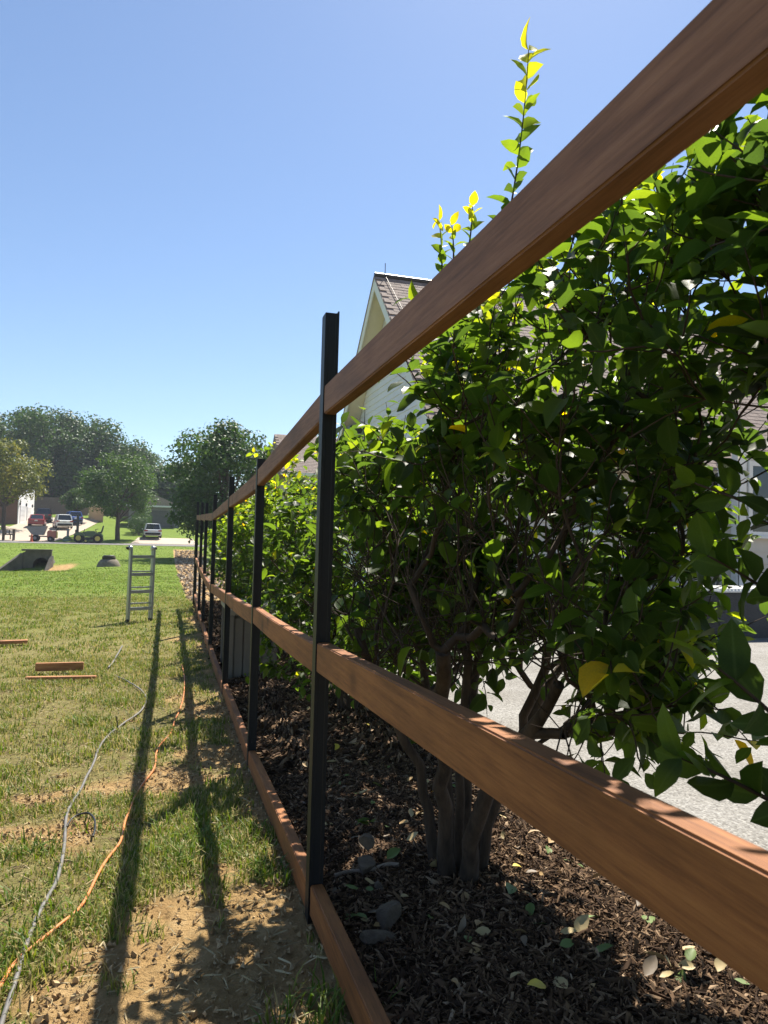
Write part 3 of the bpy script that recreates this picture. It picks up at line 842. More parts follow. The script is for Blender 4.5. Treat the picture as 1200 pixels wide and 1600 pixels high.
LEAF_ME = {}
def leaf_mesh(w_, tq):
    if (w_, tq) not in LEAF_ME:
        V, T = LTS[w_]
        LEAF_ME[(w_, tq)] = np_mesh('leaf', V, T, M_LEAF, {'tint': np.full(len(V), tq), 'rib': RIB}, True)
    return LEAF_ME[(w_, tq)]

def norm(a):
    return a / np.maximum(np.linalg.norm(a, axis=-1, keepdims=True), 1e-9)

def shrub(name, label, base, c, rad, seed, ntarget, leaf_len, stems, low=.28, twigs=(2, 4), pairs=(3, 6), bare=None, shoots=(), nparts=300, group='hedge shrubs', leafprob=1.0, weight=None, thick=1.25):
    """Multi-stemmed evergreen: leaning stems, forking branches joined to the nearest wood, leafy twigs."""
    r = np.random.default_rng(seed)
    base = np.array(base, float); c = np.array(c, float); rad = np.array(rad, float)
    root = thing(name, label, 'shrub', base, 0, group)
    nodes = []; par = []; chains = []
    def add_chain(pts, parent):
        ids = [parent] if parent is not None else []
        for p in pts:
            nodes.append(p); par.append(ids[-1] if ids else -1); ids.append(len(nodes) - 1)
        return ids
    stem_ids = []
    for (dx, dy, h, ex, ey) in stems:
        p0 = base + [dx, dy, -.05]; p3 = np.array([base[0] + ex, base[1] + ey, base[2] + h]); n = max(4, int(h / .07)); pts = []
        wob = r.normal(0, .007, (n + 1, 3)); wob[:, :2] += .022 * np.sin(np.linspace(0, r.uniform(2, 5), n + 1) + r.uniform(0, 6))[:, None] * r.normal(0, 1, 2); 
        for i in range(n + 1):
            t = i / n; q = p0 * (1 - t) + p3 * t
            q[:2] = p0[:2] + (p3[:2] - p0[:2]) * t ** 1.5
            pts.append(q + wob[i] * (t > 0) * min(1, t * 3))
        stem_ids.append(add_chain(pts, None))
    ns = len(nodes)
    # targets spread through the crown, thicker towards its outside
    tg = []
    while len(tg) < ntarget:
        d = norm(r.normal(size=3)); f = r.uniform(.25, 1) ** .42
        lump = 1 + .16 * math.sin(3 * d[0] * 2 + seed) * math.cos(4 * d[1] + 2 * seed) + .10 * math.sin(7 * d[2] + 5 * d[1] + seed)
        p = c + np.sign(d) * np.abs(d) ** .8 * rad * f * lump
        if p[2] < base[2] + low: continue
        if weight is not None and r.random() > weight(p): continue
        tg.append(p)
    tg = np.array(tg); tg = tg[np.argsort(np.linalg.norm(tg - (base + [0, 0, .5]), axis=1))]
    tips = []
    br = []
    for p in tg:
        A = np.array(nodes); m = slice(4, None)
        dv = p - A; dist = np.linalg.norm(dv, axis=1)
        cost = dist + .9 * np.maximum(0, .12 - dv[:, 2]) + np.where(A[:, 2] < base[2] + .30, .6, 0)
        j = int(np.argmin(cost)); q = A[j]; L = dist[j]; n = max(2, int(L / .06)); pts = []
        mid_ = (q + p) / 2 + np.array([0, 0, .10 * L]) * -1 + r.normal(0, .07 * L, 3)
        for i in range(1, n + 1):
            t = i / n; pts.append((1 - t) ** 2 * q + 2 * t * (1 - t) * mid_ + t * t * p + r.normal(0, .006, 3) * (i < n))
        ids = add_chain(pts, j); br.append(ids); tips.append((p, norm(pts[-1] - (pts[-2] if n > 1 else q))))
    N = len(nodes); wt = np.zeros(N)
    ch = np.zeros(N, int)
    for i in range(N):
        if par[i] >= 0: ch[par[i]] += 1
    wt[ch == 0] = 1
    for i in range(N - 1, -1, -1):
        if par[i] >= 0: wt[par[i]] += wt[i] if True else 0
    rr = np.clip(.0021 * wt ** .50, .0021, .030)
    for ids in stem_ids:
        mb = MB(); z0 = base[2]
        rs = [max(rr[i] * .8, .009) * thick * (1 + .5 * math.exp(-max(0, nodes[i][2] - z0) / .09)) for i in ids]
        mb.tube([Vector(nodes[i]) for i in ids], rs, 9)
        mb.build('stem', M_BARK, root, world=True)
    mb = MB()
    for ids in br:
        rs = [min(rr[ids[1]] * 1.15, rr[ids[0]])] + [rr[i] for i in ids[1:]]
        mb.tube([Vector(nodes[i]) for i in ids], rs, 5, cap=False)
    # leafy twigs
    O, Xd, Nn, S, Ti = [], [], [], [], []
    sunv = np.array(SUN_DIR)
    def twig(p, d, L, npair, age, lp=1.0, size=1.0):
        pts = [p]; dd = d.copy(); k = npair
        for i in range(k):
            dd = norm(dd + r.normal(0, .16, 3) + np.array([0, 0, .06])); pts.append(pts[-1] + dd * L / k)
        mb.tube([Vector(q) for q in pts], [.0019 * size] * k + [.0010], 3, cap=False)
        side = norm(np.cross(dd, r.normal(size=3)))
        for i in range(1, k + 1):
            side = norm(np.cross(dd, side))
            for sgn in (1, -1):
                if r.random() > lp: continue
                x = norm(dd * r.uniform(.25, .8) + side * sgn * 1.0 + np.array([0, 0, r.uniform(-.35, .3)]))
                up = norm(np.array([0, 0, 1.0]) + .5 * dd + .35 * sunv + r.normal(0, .45, 3)); nn = norm(up - x * (up @ x))
                O.append(pts[i] + side * sgn * .004); Xd.append(x); Nn.append(nn)
                S.append(leaf_len * size * r.uniform(.5, 1.2) * (1 - .35 * (i / k) ** 3))
                t = r.normal(.40, .15) + age * .62 * (.4 + .6 * i / k)
                if r.random() < .0035: t = 1.0; S[-1] *= .75
                Ti.append(min(max(t, 0.0), .91 if t < 1 else 1.0))
    for p, d in tips:
        rel = (p[2] - base[2]) / max(.1, (c[2] + rad[2] - base[2]))
        b = bare(p) if bare else 0.0
        nt_ = int(r.integers(twigs[0], twigs[1] + 1))
        for _ in range(nt_):
            outw = norm((p - c) / rad)
            dd = norm(d * .6 + outw * .5 + r.normal(0, .6, 3) + np.array([0, 0, .35]))
            age = max(0.0, (rel - .72) * 2.6) * (r.random() < .8) + (r.random() < .05) * .6
            twig(p, dd, r.uniform(.09, .24), int(r.integers(*pairs)), min(age, 1.0), leafprob * (1 - b), 1.0)
    for (p0, p1, k, sz, t0) in shoots:
        p0 = np.array(p0); p1 = np.array(p1); n = k; pts = []
        axv = norm(p1 - p0); bend = norm(np.cross(axv, [0, 1, .2])) * .10 * np.linalg.norm(p1 - p0)
        for i in range(n + 1):
            t = i / n; pts.append(p0 * (1 - t) + p1 * t + bend * (t * t - t) * 1.0)
        mb.tube([Vector(q) for q in pts], list(np.linspace(.0045, .0016, n + 1)), 6, cap=False)
        side = norm(np.cross(axv, r.normal(size=3)))
        for i in range(max(1, n // 7), n + 1):
            side = norm(np.cross(axv, side) + .25 * r.normal(size=3))
            for sgn in (1, -1):
                x = norm(axv * r.uniform(.5, 1.0) + side * sgn * .8); up = norm(r.normal(0, .6, 3) + axv * .5 - side * sgn * .2 + [0, -.6, 0]); nn = norm(up - x * (up @ x))
                O.append(pts[i]); Xd.append(x); Nn.append(nn); S.append(sz * r.uniform(.75, 1.1)); Ti.append(float(np.clip(t0 + .5 * (i / n) ** 2 + r.normal(0, .05), 0, .93)))
    mb.build('branches', M_TWIG, root, world=True, kind='stuff')
    O, Xd, Nn, S, Ti = map(np.array, (O, Xd, Nn, S, Ti))
    if FX is not None:                      # no leaf may pass through the fence
        k = (O[:, 0] > FX + .07); O, Xd, Nn, S, Ti = O[k], Xd[k], Nn[k], S[k], Ti[k]
    # the leaves that show largest are parts of their own
    u, v, z = uv_of(O)
    vis = (u > -10) & (u < 1210) & (v > -10) & (v < 1610) & (z > .2)
    score = np.where(vis, S * F_PX / np.maximum(z, .1), 0)
    hid = np.array([np.linalg.norm((o - c) / rad) for o in O]); score *= np.clip(hid, .3, 1.1)
    order = np.argsort(-score); sel = order[:nparts]; sel = sel[score[sel] > 8]
    isp = np.zeros(len(O), bool); isp[sel] = True
    org = LOC[root.name]
    rest = ~isp
    if rest.any():
        V, T, A = leaf_cloud(O[rest] - org, Xd[rest], Nn[rest], S[rest], Ti[rest], seed)
        link('foliage', np_mesh('foliage', V, T, M_LEAF, {'tint': A, 'rib': np.tile(RIB, len(A) // len(RIB))}, True), root, kind='stuff')
    for i in sel:
        tq = 1.0 if Ti[i] > .97 else round(float(Ti[i]) / .12) * .12
        o = link('leaf', leaf_mesh(int(r.integers(0, len(LTS))), tq), root)
        x, n_, s = Xd[i], Nn[i], S[i]; y = np.cross(n_, x)
        M = Matrix(((x[0] * s, y[0] * s, n_[0] * s, O[i][0] - org[0]), (x[1] * s, y[1] * s, n_[1] * s, O[i][1] - org[1]), (x[2] * s, y[2] * s, n_[2] * s, O[i][2] - org[2]), (0, 0, 0, 1)))
        o.matrix_local = M
    return root

def st(k, sp, h, seed, lean=.5):
    r = np.random.default_rng(seed); out = []
    for i in range(k):
        a = 2 * math.pi * (i + r.uniform(-.25, .25)) / k
        out.append((.07 * math.cos(a) * r.uniform(.6, 1.2), .07 * math.sin(a) * r.uniform(.6, 1.2), h * r.uniform(.8, 1.2), lean * sp * math.cos(a) * r.uniform(.5, 1.1), lean * sp * math.sin(a) * r.uniform(.6, 1.2)))
    return out

def gl(x, y): return (x, y, gz(x, y) + .03)
# the big shrub between the first two posts and the camera; its foot shows below the middle rail
b1 = G(716, 1378)
b1 = (b1.x, b1.y, gz(b1.x, b1.y) + .03)
def st1(la, da, h, lb_, db):
    "A stem from its foot to its fork: offsets to the right and away, as seen from the lawn."
    R_, D_ = np.array([_ca, -_sa]), np.array([_sa, _ca])
    a, b = R_ * la + D_ * da, R_ * lb_ + D_ * db
    return (a[0], a[1], h, b[0], b[1])
def bare1(p):
    z = p[2] - b1[2]
    u_ = uv_of(np.array([p]))[0][0]
    a = (.93 if p[0] + .45 * (p[1] - 2.05) < 1.06 else .30) if (.30 < z < 1.22 and u_ < 925) else .25
    return a
def wt1(p):
    u, v, z = uv_of(np.array([p]))
    u, v = u[0], v[0]
    if v < 645 - .826 * (u - 527) + 40: return 0.0
    if u < 692 and v < 715: return 0.0
    if v > 1150 or (u < 880 and v > 1040): return 0.0
    if u > 1072 and v > 740: return 0.0
    return 1.0 if v > 680 else .8 if u < 780 else .30 if p[1] > 2.1 else .42
sh0 = P(778, 420, 2.5); sh1 = P(826, 78, 2.45)
shoots = [(sh0, sh1, 17, .080, .46), (P(690, 440, 2.75), P(686, 345, 2.75), 7, .055, .58), (P(730, 400, 2.7), P(738, 322, 2.7), 6, .055, .58), (P(708, 420, 2.7), P(706, 352, 2.7), 6, .05, .58)]
shrub('hedge_shrub', 'large glossy leaved shrub beside the first post with one tall shoot above the top rail', b1, (1.0, 2.05, 1.32), (.42, .95, .80), 4, 720, .080,
      [st1(-.075, .02, .80, -.36, .10), st1(-.03, .09, .95, -.20, .45), st1(.0, -.02, 1.0, .04, .12), st1(.03, .03, .95, .12, .55), st1(.075, -.03, .85, .30, -.10), st1(.06, .07, .8, .48, .2), st1(-.04, -.07, .8, -.12, -.40), st1(.02, -.09, .75, .18, -.55)], thick=1.75,
      low=.36, bare=bare1, weight=wt1, twigs=(2, 3), pairs=(3, 6), shoots=shoots)
def wt0(p):
    u, v, z = uv_of(np.array([p])); u, v, z = u[0], v[0], z[0]
    if z < .55: return 0.0 if z > .1 else .4
    if u > 1320 or v < -200: return .4
    if v < 645 - .826 * (u - 527) + 75 or v > 640 or u < 960: return 0.0
    return 1.0
sh_near = [(P(1260, 1170, .98), P(1110, 1035, .98), 4, .078, .12), (P(1270, 1290, .95), P(1065, 1185, .98), 5, .075, .12), (P(1250, 960, 1.25), P(1105, 868, 1.25), 4, .078, .15), (P(1260, 830, 1.15), P(1085, 755, 1.2), 3, .06, .2)]
# the nearest one, mostly outside the frame to the right
shrub('hedge_shrub', 'nearest shrub reaching in from the right edge with big dark leaves', gl(1.75, .35), (1.55, .68, 1.55), (.80, .68, .78), 8, 260, .078, st(6, .7, .8, 3), low=.3, weight=wt0, shoots=sh_near)
def bare_far(p):
    return .45 if (.45 < p[2] < .85 and p[0] < 1.0) else 0
labs = ['leafy shrub with yellow green top between the first and second posts', 'leafy shrub directly behind the third post and the storage box', 'shrub behind the fourth post, beyond the storage box', 'smaller far shrub behind the last posts of the fence']
for k, (x, y, rx, ry, zt, nt_, ll, np_) in enumerate([(1.24, 4.95, .66, 1.75, 1.72, 600, .080, 300), (1.27, 8.3, .66, 1.6, 1.66, 440, .085, 300), (1.28, 11.1, .66, 1.5, 1.62, 330, .095, 0), (1.3, 13.4, .62, 1.2, 1.58, 220, .10, 0)]):
    zb_ = gz(x, y); top = zt
    shrub('hedge_shrub', labs[k], gl(x, y), (x, y, (top + .22) / 2 + zb_ * .4), (rx, ry, (top - .22) / 2), 20 + k, nt_, ll, st(7, .9, .75, 30 + k), low=.2, bare=bare_far, twigs=(2, 3) if k > 1 else (2, 4), nparts=np_, leafprob=.8)

# small seedlings and fallen leaves on the mulch
M_FALL = attr_mat('fallen_leaf', [(0, (.06, .045, .03)), (.25, (.16, .12, .08)), (.5, (.32, .21, .09)), (.7, (.40, .31, .15)), (.85, (.10, .15, .035)), (1, (.55, .42, .05))], .6, .4)
FALL = [('tan', .5, 'dry tan fallen leaf on the mulch', 60), ('pale', .7, 'pale straw coloured fallen leaf', 50), ('grey', .22, 'weathered grey brown fallen leaf', 60), ('green', .85, 'green fallen leaf on the mulch', 40), ('yellow', 1.0, 'bright yellow fallen leaf on the mulch', 8)]
rf = np.random.default_rng(55)
for nm, tq, lab, cnt in FALL:
    ms_ = []
    for q in range(3):
        V, T = leaf_template(rf.uniform(-.4, .5), rf.uniform(.1, .6), 0, rf.uniform(.2, .3)); ms_.append(np_mesh('fallen_leaf', V, T, M_FALL, {'tint': np.full(len(V), tq)}, True))
    xx = rf.uniform(.5, 1.5, 4000); yy = 1.0 + 5.2 * rf.random(4000) ** 1.6
    u, v, z = uv_of(np.stack([xx, yy, g(xx, yy)], 1)); k = np.where((u > 470) & (u < 1190) & (v < 1590))[0][:cnt]
    for i in k:
        o = link('fallen_leaf', ms_[int(rf.integers(0, 3))])
        s = rf.uniform(.028, .062)
        o.location = (xx[i], yy[i], gz(xx[i], yy[i]) + .024 + float(bedf(xx[i], yy[i])) + rf.uniform(0, .012))
        o.rotation_euler = (rf.normal(0, .35), rf.normal(0, .35), rf.uniform(0, 6.28)); o.scale = (s, s, s)
        uu = u[i]; vv = v[i]
        where = 'behind the first post' if vv < 1250 and uu < 640 else 'beside the bottom rail' if uu < 640 else 'around the foot of the big shrub' if uu < 800 and vv < 1450 else 'under the middle rail at the right' if uu > 860 else 'in front of the big shrub'
        tag(o, lab + ' ' + where, 'fallen leaf', nm + ' fallen leaves ' + where)
def seedling(u, v, n, s, label, seed, yellow=False):
    p = on_bed(u, v, 0); root = thing('seedling', label, 'seedling', p); r = np.random.default_rng(seed)
    mb = MB(); h = s * 1.0; mb.tube([p, p + Vector((.003, 0, h))], [.0018, .0012], 5); mb.build('stem', M_TWIG, root, world=True)
    for i in range(n):
        a = r.uniform(0, 6.28); x = norm(np.array([math.cos(a), math.sin(a), r.uniform(-.1, .5)])); up = norm(np.array([0, 0, 1.]) + r.normal(0, .2, 3)); nn = norm(up - x * (up @ x)); y = np.cross(nn, x)
        o = link('leaf', leaf_mesh(i % 6, 1.0 if yellow else .6), root); q = np.array([.003 * i / n, 0, h * (.5 + .5 * i / n)])
        o.matrix_local = Matrix(((x[0] * s, y[0] * s, nn[0] * s, q[0]), (x[1] * s, y[1] * s, nn[1] * s, q[1]), (x[2] * s, y[2] * s, nn[2] * s, q[2]), (0, 0, 0, 1)))
seedling(576, 1325, 4, .055, 'small green seedling growing in the mulch beside the first post', 1)
seedling(500, 1115, 6, .07, 'leafy green seedling in the mulch behind the second post', 2)
seedling(685, 1262, 4, .035, 'tiny bright yellow sprig between the shrub trunks', 3, True)
seedling(640, 1190, 7, .08, 'green sucker shoot beside the pale bed edging', 4)
# ------------------------------------------------------------------ the house on the right
def at_y(u, v, y):
    r = ray(u, v); return CAM + r * ((y - CAM.y) / r.y)
def at_x(u, v, x):
    r = ray(u, v); return CAM + r * ((x - CAM.x) / r.x)
M_SIDE = mat('pale_siding', (.70, .71, .79), (.65, .66, .74), 3, .6, .08, 60, rnd=.03)
M_BEIGE = mat('beige_siding', (.60, .55, .47), (.54, .49, .42), 3, .6, .08, 60, rnd=.03)
M_TRIM = mat('white_trim', (.74, .74, .71), (.68, .68, .65), 4, .5)
M_SOFF = mat('cream_soffit', (.66, .62, .50), (.60, .56, .45), 4, .6)
M_GLASS = mat('window_glass', (.03, .04, .05), (.02, .025, .03), 2, .06, spec=.8)
M_SHING = mat('asphalt_shingle', (.30, .235, .20), (.19, .15, .13), 9, .9, .6, 60, rnd=.16)
M_BRICK = mat('house_brick', (.32, .15, .10), (.22, .10, .07), 20, .9, .5, 60, rnd=.25)
M_MORT = mat('mortar', (.42, .38, .33), None, 20, .95)
M_DARK = mat('dark_metal', (.03, .03, .032), (.02, .02, .022), 10, .45)
AP = P(585, 432, 18.0)
XG, XW, HW = AP.x, AP.x + .48, 4.6
YF, YB, ZE = AP.y - HW, AP.y + HW, AP.z - HW
XR = 19.0; zb = gz(6, 14)
house = thing('house', 'house with steep shingled roof and pale sided gable rising behind the hedge', 'house', (XW, AP.y, zb))
mb = MB(); mb.prism([(YF, zb), (YB, zb), (YB, ZE), (AP.y, AP.z - .12), (YF, ZE)], XW + .02, XW + .2, 'x'); mb.build('gable_wall', M_SIDE, house, world=True)
ex = .165; z = zb + .3
while z < AP.z - .3:
    h = min(ex, AP.z - .25 - z)
    def half(zz): return min(HW, max(.02, AP.z - .14 - zz))
    a0, a1 = half(z), half(z + h)
    vs = []
    for xx, off in ((XW - .020, 0), (XW + .021, 0)):
        pass
    y0, y1 = AP.y - a0, AP.y + a0; y2, y3 = AP.y - a1, AP.y + a1
    vs = [(XW - .020, y0, z), (XW - .020, y1, z), (XW - .003, y3, z + h + .012), (XW - .003, y2, z + h + .012), (XW + .019, y0, z), (XW + .019, y1, z), (XW + .019, y3, z + h + .012), (XW + .019, y2, z + h + .012)]
    MB().add(vs, [(0, 1, 2, 3), (7, 6, 5, 4), (0, 4, 5, 1), (3, 2, 6, 7), (0, 3, 7, 4), (1, 5, 6, 2)]).build('siding_board', M_SIDE, house, world=True)
    z += ex
# rake boards, soffits, roof slabs
for s, nm in ((-1, 'a'), (1, 'b')):
    y_e, z_e = AP.y + s * (HW + .45), AP.z - (HW + .45)
    n = Vector((0, s, 1)).normalized()
    def slab(x0, x1, lo, hi, name, m, ya=AP.y, za=AP.z, ye=y_e, ze=z_e):
        A, B = Vector((0, ya, za)), Vector((0, ye, ze)); vs = []
        for x in (x0, x1):
            for p, k in ((A, lo), (A, hi), (B, hi), (B, lo)):
                q = p + n * k
                if p is A: q = Vector((0, ya, za + k * 1.414))
                vs.append((x, q.y, q.z))
        mb = MB(); mb.add(vs, [(0, 1, 2, 3), (7, 6, 5, 4), (0, 4, 5, 1), (1, 5, 6, 2), (2, 6, 7, 3), (3, 7, 4, 0)])
        return mb.build(name, m, house, world=True)
    slab(XG + .03, XW - .022, -.19, -.165, 'soffit', M_SOFF)
    slab(XG, XG + .028, -.24, -.015, 'rake_board', M_TRIM)
    slab(XG + .03, XR, -.16, -.02, 'roof_deck', M_SOFF)
    slab(XG - .02, XR, -.012, .004, 'roof', M_SHING)
mb = MB(); mb.tube([(XG, AP.y, AP.z + .04), (XR, AP.y, AP.z + .04)], .07, 6); mb.build('ridge_cap', M_DARK, house, world=True)
# shingles on the slope that faces the patio
EXP, SW = .15, .31; nrm = Vector((0, -1, 1)).normalized(); dn = Vector((0, -1, -1)).normalized()
cell = MB().box((0, 0, 0), (SW - .006, EXP + .05, .010), rx=0).mesh('shingle', M_SHING)
ncr = int((HW + .45) * 1.414 / EXP); cand = []
rs_ = np.random.default_rng(6)
for k in range(ncr):
    for j in range(int((XR - XG) / SW)):
        x = XG + (j + .5 + (.5 if k % 2 else 0)) * SW
        p = Vector((x, AP.y, AP.z)) + dn * ((k + .5) * EXP) + nrm * (.012 + rs_.uniform(0, .004))
        if x < XR: cand.append(p)
cu, cv, cz = uv_of(np.array([tuple(p) for p in cand]))
inview = (cu > 590) & (cu < 690) & (cv < 620) | (cu > 1040) & (cu < 1200) & (cv < 545)
order = np.argsort(np.where(inview, cz, cz + 100))
Rsh = Matrix(((1, 0, 0), (0, -dn.y, nrm.y), (0, -dn.z, nrm.z))).to_4x4() @ Euler((math.radians(-2.2), 0, 0)).to_matrix().to_4x4()
rest = MB()
for q, i in enumerate(order):
    p = cand[i]
    if q < 300:
        o = link('shingle', cell, house); M = Rsh.copy(); M.translation = p - Vector(LOC[house.name]); o.matrix_local = M
    else:
        vs = [p + Rsh.to_3x3() @ Vector((a * (SW - .006) / 2, b * (EXP + .05) / 2, c * .005)) for c in (-1, 1) for a, b in ((-1, -1), (1, -1), (1, 1), (-1, 1))]
        rest.add(vs, [(4, 5, 6, 7), (0, 1, 5, 4), (1, 2, 6, 5), (2, 3, 7, 6), (3, 0, 4, 7)])
rest.build('shingles', M_SHING, house, world=True, kind='stuff')
mb = MB(); q = P(600, 432, 17.9); mb.tube([(AP.x + .28, AP.y, AP.z + .02), (AP.x + .28, AP.y, AP.z + .38)], .010, 6); mb.build('lightning_rod', M_DARK, house, world=True)
mb = MB(); a = Vector((AP.x + .28, AP.y - .03, AP.z + .0)); mb.tube([a + dn * t + nrm * .035 + Vector((.05 * t, 0, 0)) for t in (0, .8, 1.8, 3, 4.5)], .009, 5); mb.build('roof_cable', M_DARK, house, world=True)
aw = at_x(548, 672, XW - .3); mb = MB(); mb.box((XW - .25, aw.y, aw.z - .06), (.42, 1.25, .22)); mb.build('wall_hood', M_DARK, house, world=True, bevel=.02)
# front wall, bump-out with window, brick base
cor = at_y(1157, 850, YF - 1.0); XB = cor.x
mb = MB(); mb.box(((XW + XR) / 2 + .1, YF + .12, (zb + ZE) / 2), (XR - XW - .22, .2, ZE - zb)); mb.build('front_wall', M_BEIGE, house, world=True)
mb = MB(); mb.box(((XB + XR) / 2 + .02, YF - .48, (zb + ZE) / 2 - .1), (XR - XB - .06, .96, ZE - zb - .2)); mb.build('bay_wall', M_BEIGE, house, world=True)
BB = zb + .62
def lap(p0, p1, z0, z1, e, m, out):
    """Lapped boards along a wall from p0 to p1 (plan), out = outward normal."""
    d = Vector((p1[0] - p0[0], p1[1] - p0[1], 0)); o = Vector((out[0], out[1], 0)); z = z0
    while z < z1 - .02:
        h = min(e, z1 - z); a = Vector((p0[0], p0[1], 0)); b = a + d
        vs = [a + o * .024 + Vector((0, 0, z)), b + o * .024 + Vector((0, 0, z)), b + o * .006 + Vector((0, 0, z + h)), a + o * .006 + Vector((0, 0, z + h)),
              a + o * .002 + Vector((0, 0, z)), b + o * .002 + Vector((0, 0, z)), b + o * .002 + Vector((0, 0, z + h)), a + o * .002 + Vector((0, 0, z + h))]
        MB().add(vs, [(0, 1, 2, 3), (7, 6, 5, 4), (0, 4, 5, 1), (3, 2, 6, 7), (0, 3, 7, 4), (1, 5, 6, 2)]).build('siding_board', m, house, world=True)
        z += e
yb_ = YF - .96
lap((XB, yb_), (XR - .2, yb_), BB, ZE - .3, .24, M_BEIGE, (0, -1))
lap((XB - .01, YF), (XB - .01, yb_), BB, ZE - .3, .24, M_BEIGE, (-1, 0))
lap((XW + .1, YF + .02), (XB - .05, YF + .02), BB, ZE - .1, .24, M_BEIGE, (0, -1))
mb = MB(); mb.box((XB + .06, yb_ - .032, (BB + ZE) / 2), (.16, .02, ZE - BB)); mb.build('corner_board', M_TRIM, house, world=True)
mb = MB(); mb.box((XB - .045, yb_ + .07, (BB + ZE) / 2), (.02, .16, ZE - BB)); mb.build('corner_board', M_TRIM, house, world=True)
mb = MB(); mb.box((XB + 3, yb_ - .03, BB), (6.2, .05, .06)); mb.build('base_trim', M_TRIM, house, world=True)
# bricks of the base, laid one by one where the photograph shows them
brick = MB().box((0, 0, 0), (.2, .03, .063)).mesh('brick', M_BRICK, bevel=.004, seg=1)
for rrow in range(8):
    for j in range(14):
        x = XB + .10 + j * .212 + (.106 if rrow % 2 else 0)
        o = link('brick', brick, house); o.location = Vector((x, yb_ - .004, zb + .06 + rrow * .074)) - Vector(LOC[house.name])
def window(x0, x1, z0, z1, y, parent):
    W_ = MB(); t = .09
    W_.box(((x0 + x1) / 2, y, z0 + t / 2), (x1 - x0, .05, t)).box(((x0 + x1) / 2, y, z1 - t / 2), (x1 - x0, .05, t))
    W_.box((x0 + t / 2, y, (z0 + z1) / 2), (t, .05, z1 - z0 - 2 * t)).box((x1 - t / 2, y, (z0 + z1) / 2), (t, .05, z1 - z0 - 2 * t))
    fr = W_.build('window', M_TRIM, parent, world=True)
    MB().box(((x0 + x1) / 2, y + .01, (z0 + z1) / 2), (x1 - x0 - 2 * t, .02, z1 - z0 - 2 * t)).build('pane', M_GLASS, fr, world=True)
    MB().box(((x0 + x1) / 2, y - .004, (z0 + z1) / 2), (x1 - x0 - 2 * t, .034, .045)).build('sash_bar', M_TRIM, fr, world=True)
    MB().box(((x0 + x1) / 2, y - .03, z0 - .02), (x1 - x0 + .1, .10, .045)).build('sill', M_TRIM, fr, world=True)
wz = at_y(1185, 838, yb_); wx = at_y(1166, 800, yb_)
window(wx.x, wx.x + 1.0, wz.z, wz.z + 1.5, yb_ - .05, house)
window(XB - 3.2, XB - 2.2, wz.z, wz.z + 1.5, YF - .03, house)
mb = MB(); mb.box((XB - .04, YF - .35, wz.z + .65), (.05, .34, 1.5)); fr = mb.build('window', M_TRIM, house, world=True)
mb = MB(); mb.box((XB - .06, YF - .35, wz.z + .65), (.03, .2, 1.3)); mb.build('pane', M_GLASS, fr, world=True)

# the neighbouring low roof further along behind the hedge
e0 = at_x(440, 738, 5.4); e1 = at_y(560, 742, e0.y)
nb = thing('neighbour_house', 'low shingled roof with white gutter peeping out beyond the far hedge', 'house', (e0.x + 3, e0.y + 3, gz(8, 30)))
X0, X1, Y0, ZE2 = e0.x, e0.x + 7.5, e0.y, e0.z
mb = MB(); mb.box(((X0 + X1) / 2 + .2, Y0 + 3.4, (ZE2 + gz(8, 30)) / 2), (X1 - X0 - .8, 6, ZE2 - gz(8, 30) - .1)); mb.build('wall', M_BEIGE, nb, world=True)
mb = MB(); mb.prism([(Y0, ZE2 + .02), (Y0 + 3.4, ZE2 + 2.5), (Y0 + 6.8, ZE2 + .02), (Y0 + 6.8, ZE2 - .08), (Y0, ZE2 - .08)], X0, X1, 'x'); mb.build('roof', M_SHING, nb, world=True)
sl_ = Vector((0, 3.4, 2.48)); sn = Vector((0, -2.48, 3.4)).normalized(); Ls = sl_.length; sd = sl_.normalized()
mb = MB(); k = 0
while k * .16 < Ls - .1:
    for j in range(22):
        x = X0 + .17 + j * .34 + (.17 if k % 2 else 0)
        if x > X1 - .2: continue
        c = Vector((x, Y0, ZE2 + .02)) + sd * (k * .16 + .1) + sn * .016
        vs = [c + Vector((a * .165, 0, 0)) + sd * b * .1 + sn * (cc * .006 + (.010 if b < 0 else -.004)) for cc in (-1, 1) for a, b in ((-1, -1), (1, -1), (1, 1), (-1, 1))]
        mb.add(vs, [(4, 5, 6, 7), (0, 1, 5, 4), (1, 2, 6, 5), (2, 3, 7, 6), (3, 0, 4, 7)])
    k += 1
mb.build('shingles', M_SHING, nb, world=True, kind='stuff')
mb = MB(); mb.box(((X0 + X1) / 2, Y0 - .05, ZE2 - .06), (X1 - X0 + .1, .12, .17)); mb.build('gutter', M_TRIM, nb, world=True, bevel=.02)

# ------------------------------------------------------------------ patio furniture
M_WICK = None
def wicker():
    m, n, l, b = new_mat('dark_wicker')
    tc = n.new('ShaderNodeTexCoord'); br = n.new('ShaderNodeTexBrick')
    mp = n.new('ShaderNodeMapping'); mp.inputs['Rotation'].default_value = (math.radians(90), 0, 0); l.new(tc.outputs['Object'], mp.inputs[0]); l.new(mp.outputs[0], br.inputs[0])
    br.inputs['Scale'].default_value = 22; br.inputs['Color1'].default_value = (.055, .055, .06, 1); br.inputs['Color2'].default_value = (.035, .035, .038, 1); br.inputs['Mortar'].default_value = (.010, .010, .011, 1)
    l.new(br.outputs[0], b.inputs['Base Color']); b.inputs['Roughness'].default_value = .6
    bp = n.new('ShaderNodeBump'); bp.inputs['Strength'].default_value = 1; bp.inputs['Distance'].default_value = .006; l.new(br.outputs['Fac'], bp.inputs['Height']); bp.invert = True; l.new(bp.outputs[0], b.inputs['Normal'])
    return m
M_WICK = wicker()
wa = G(1124, 1003); Wd_ = 1.5; wt_ = P(1124, 922, (wa - CAM).dot(CF)).z
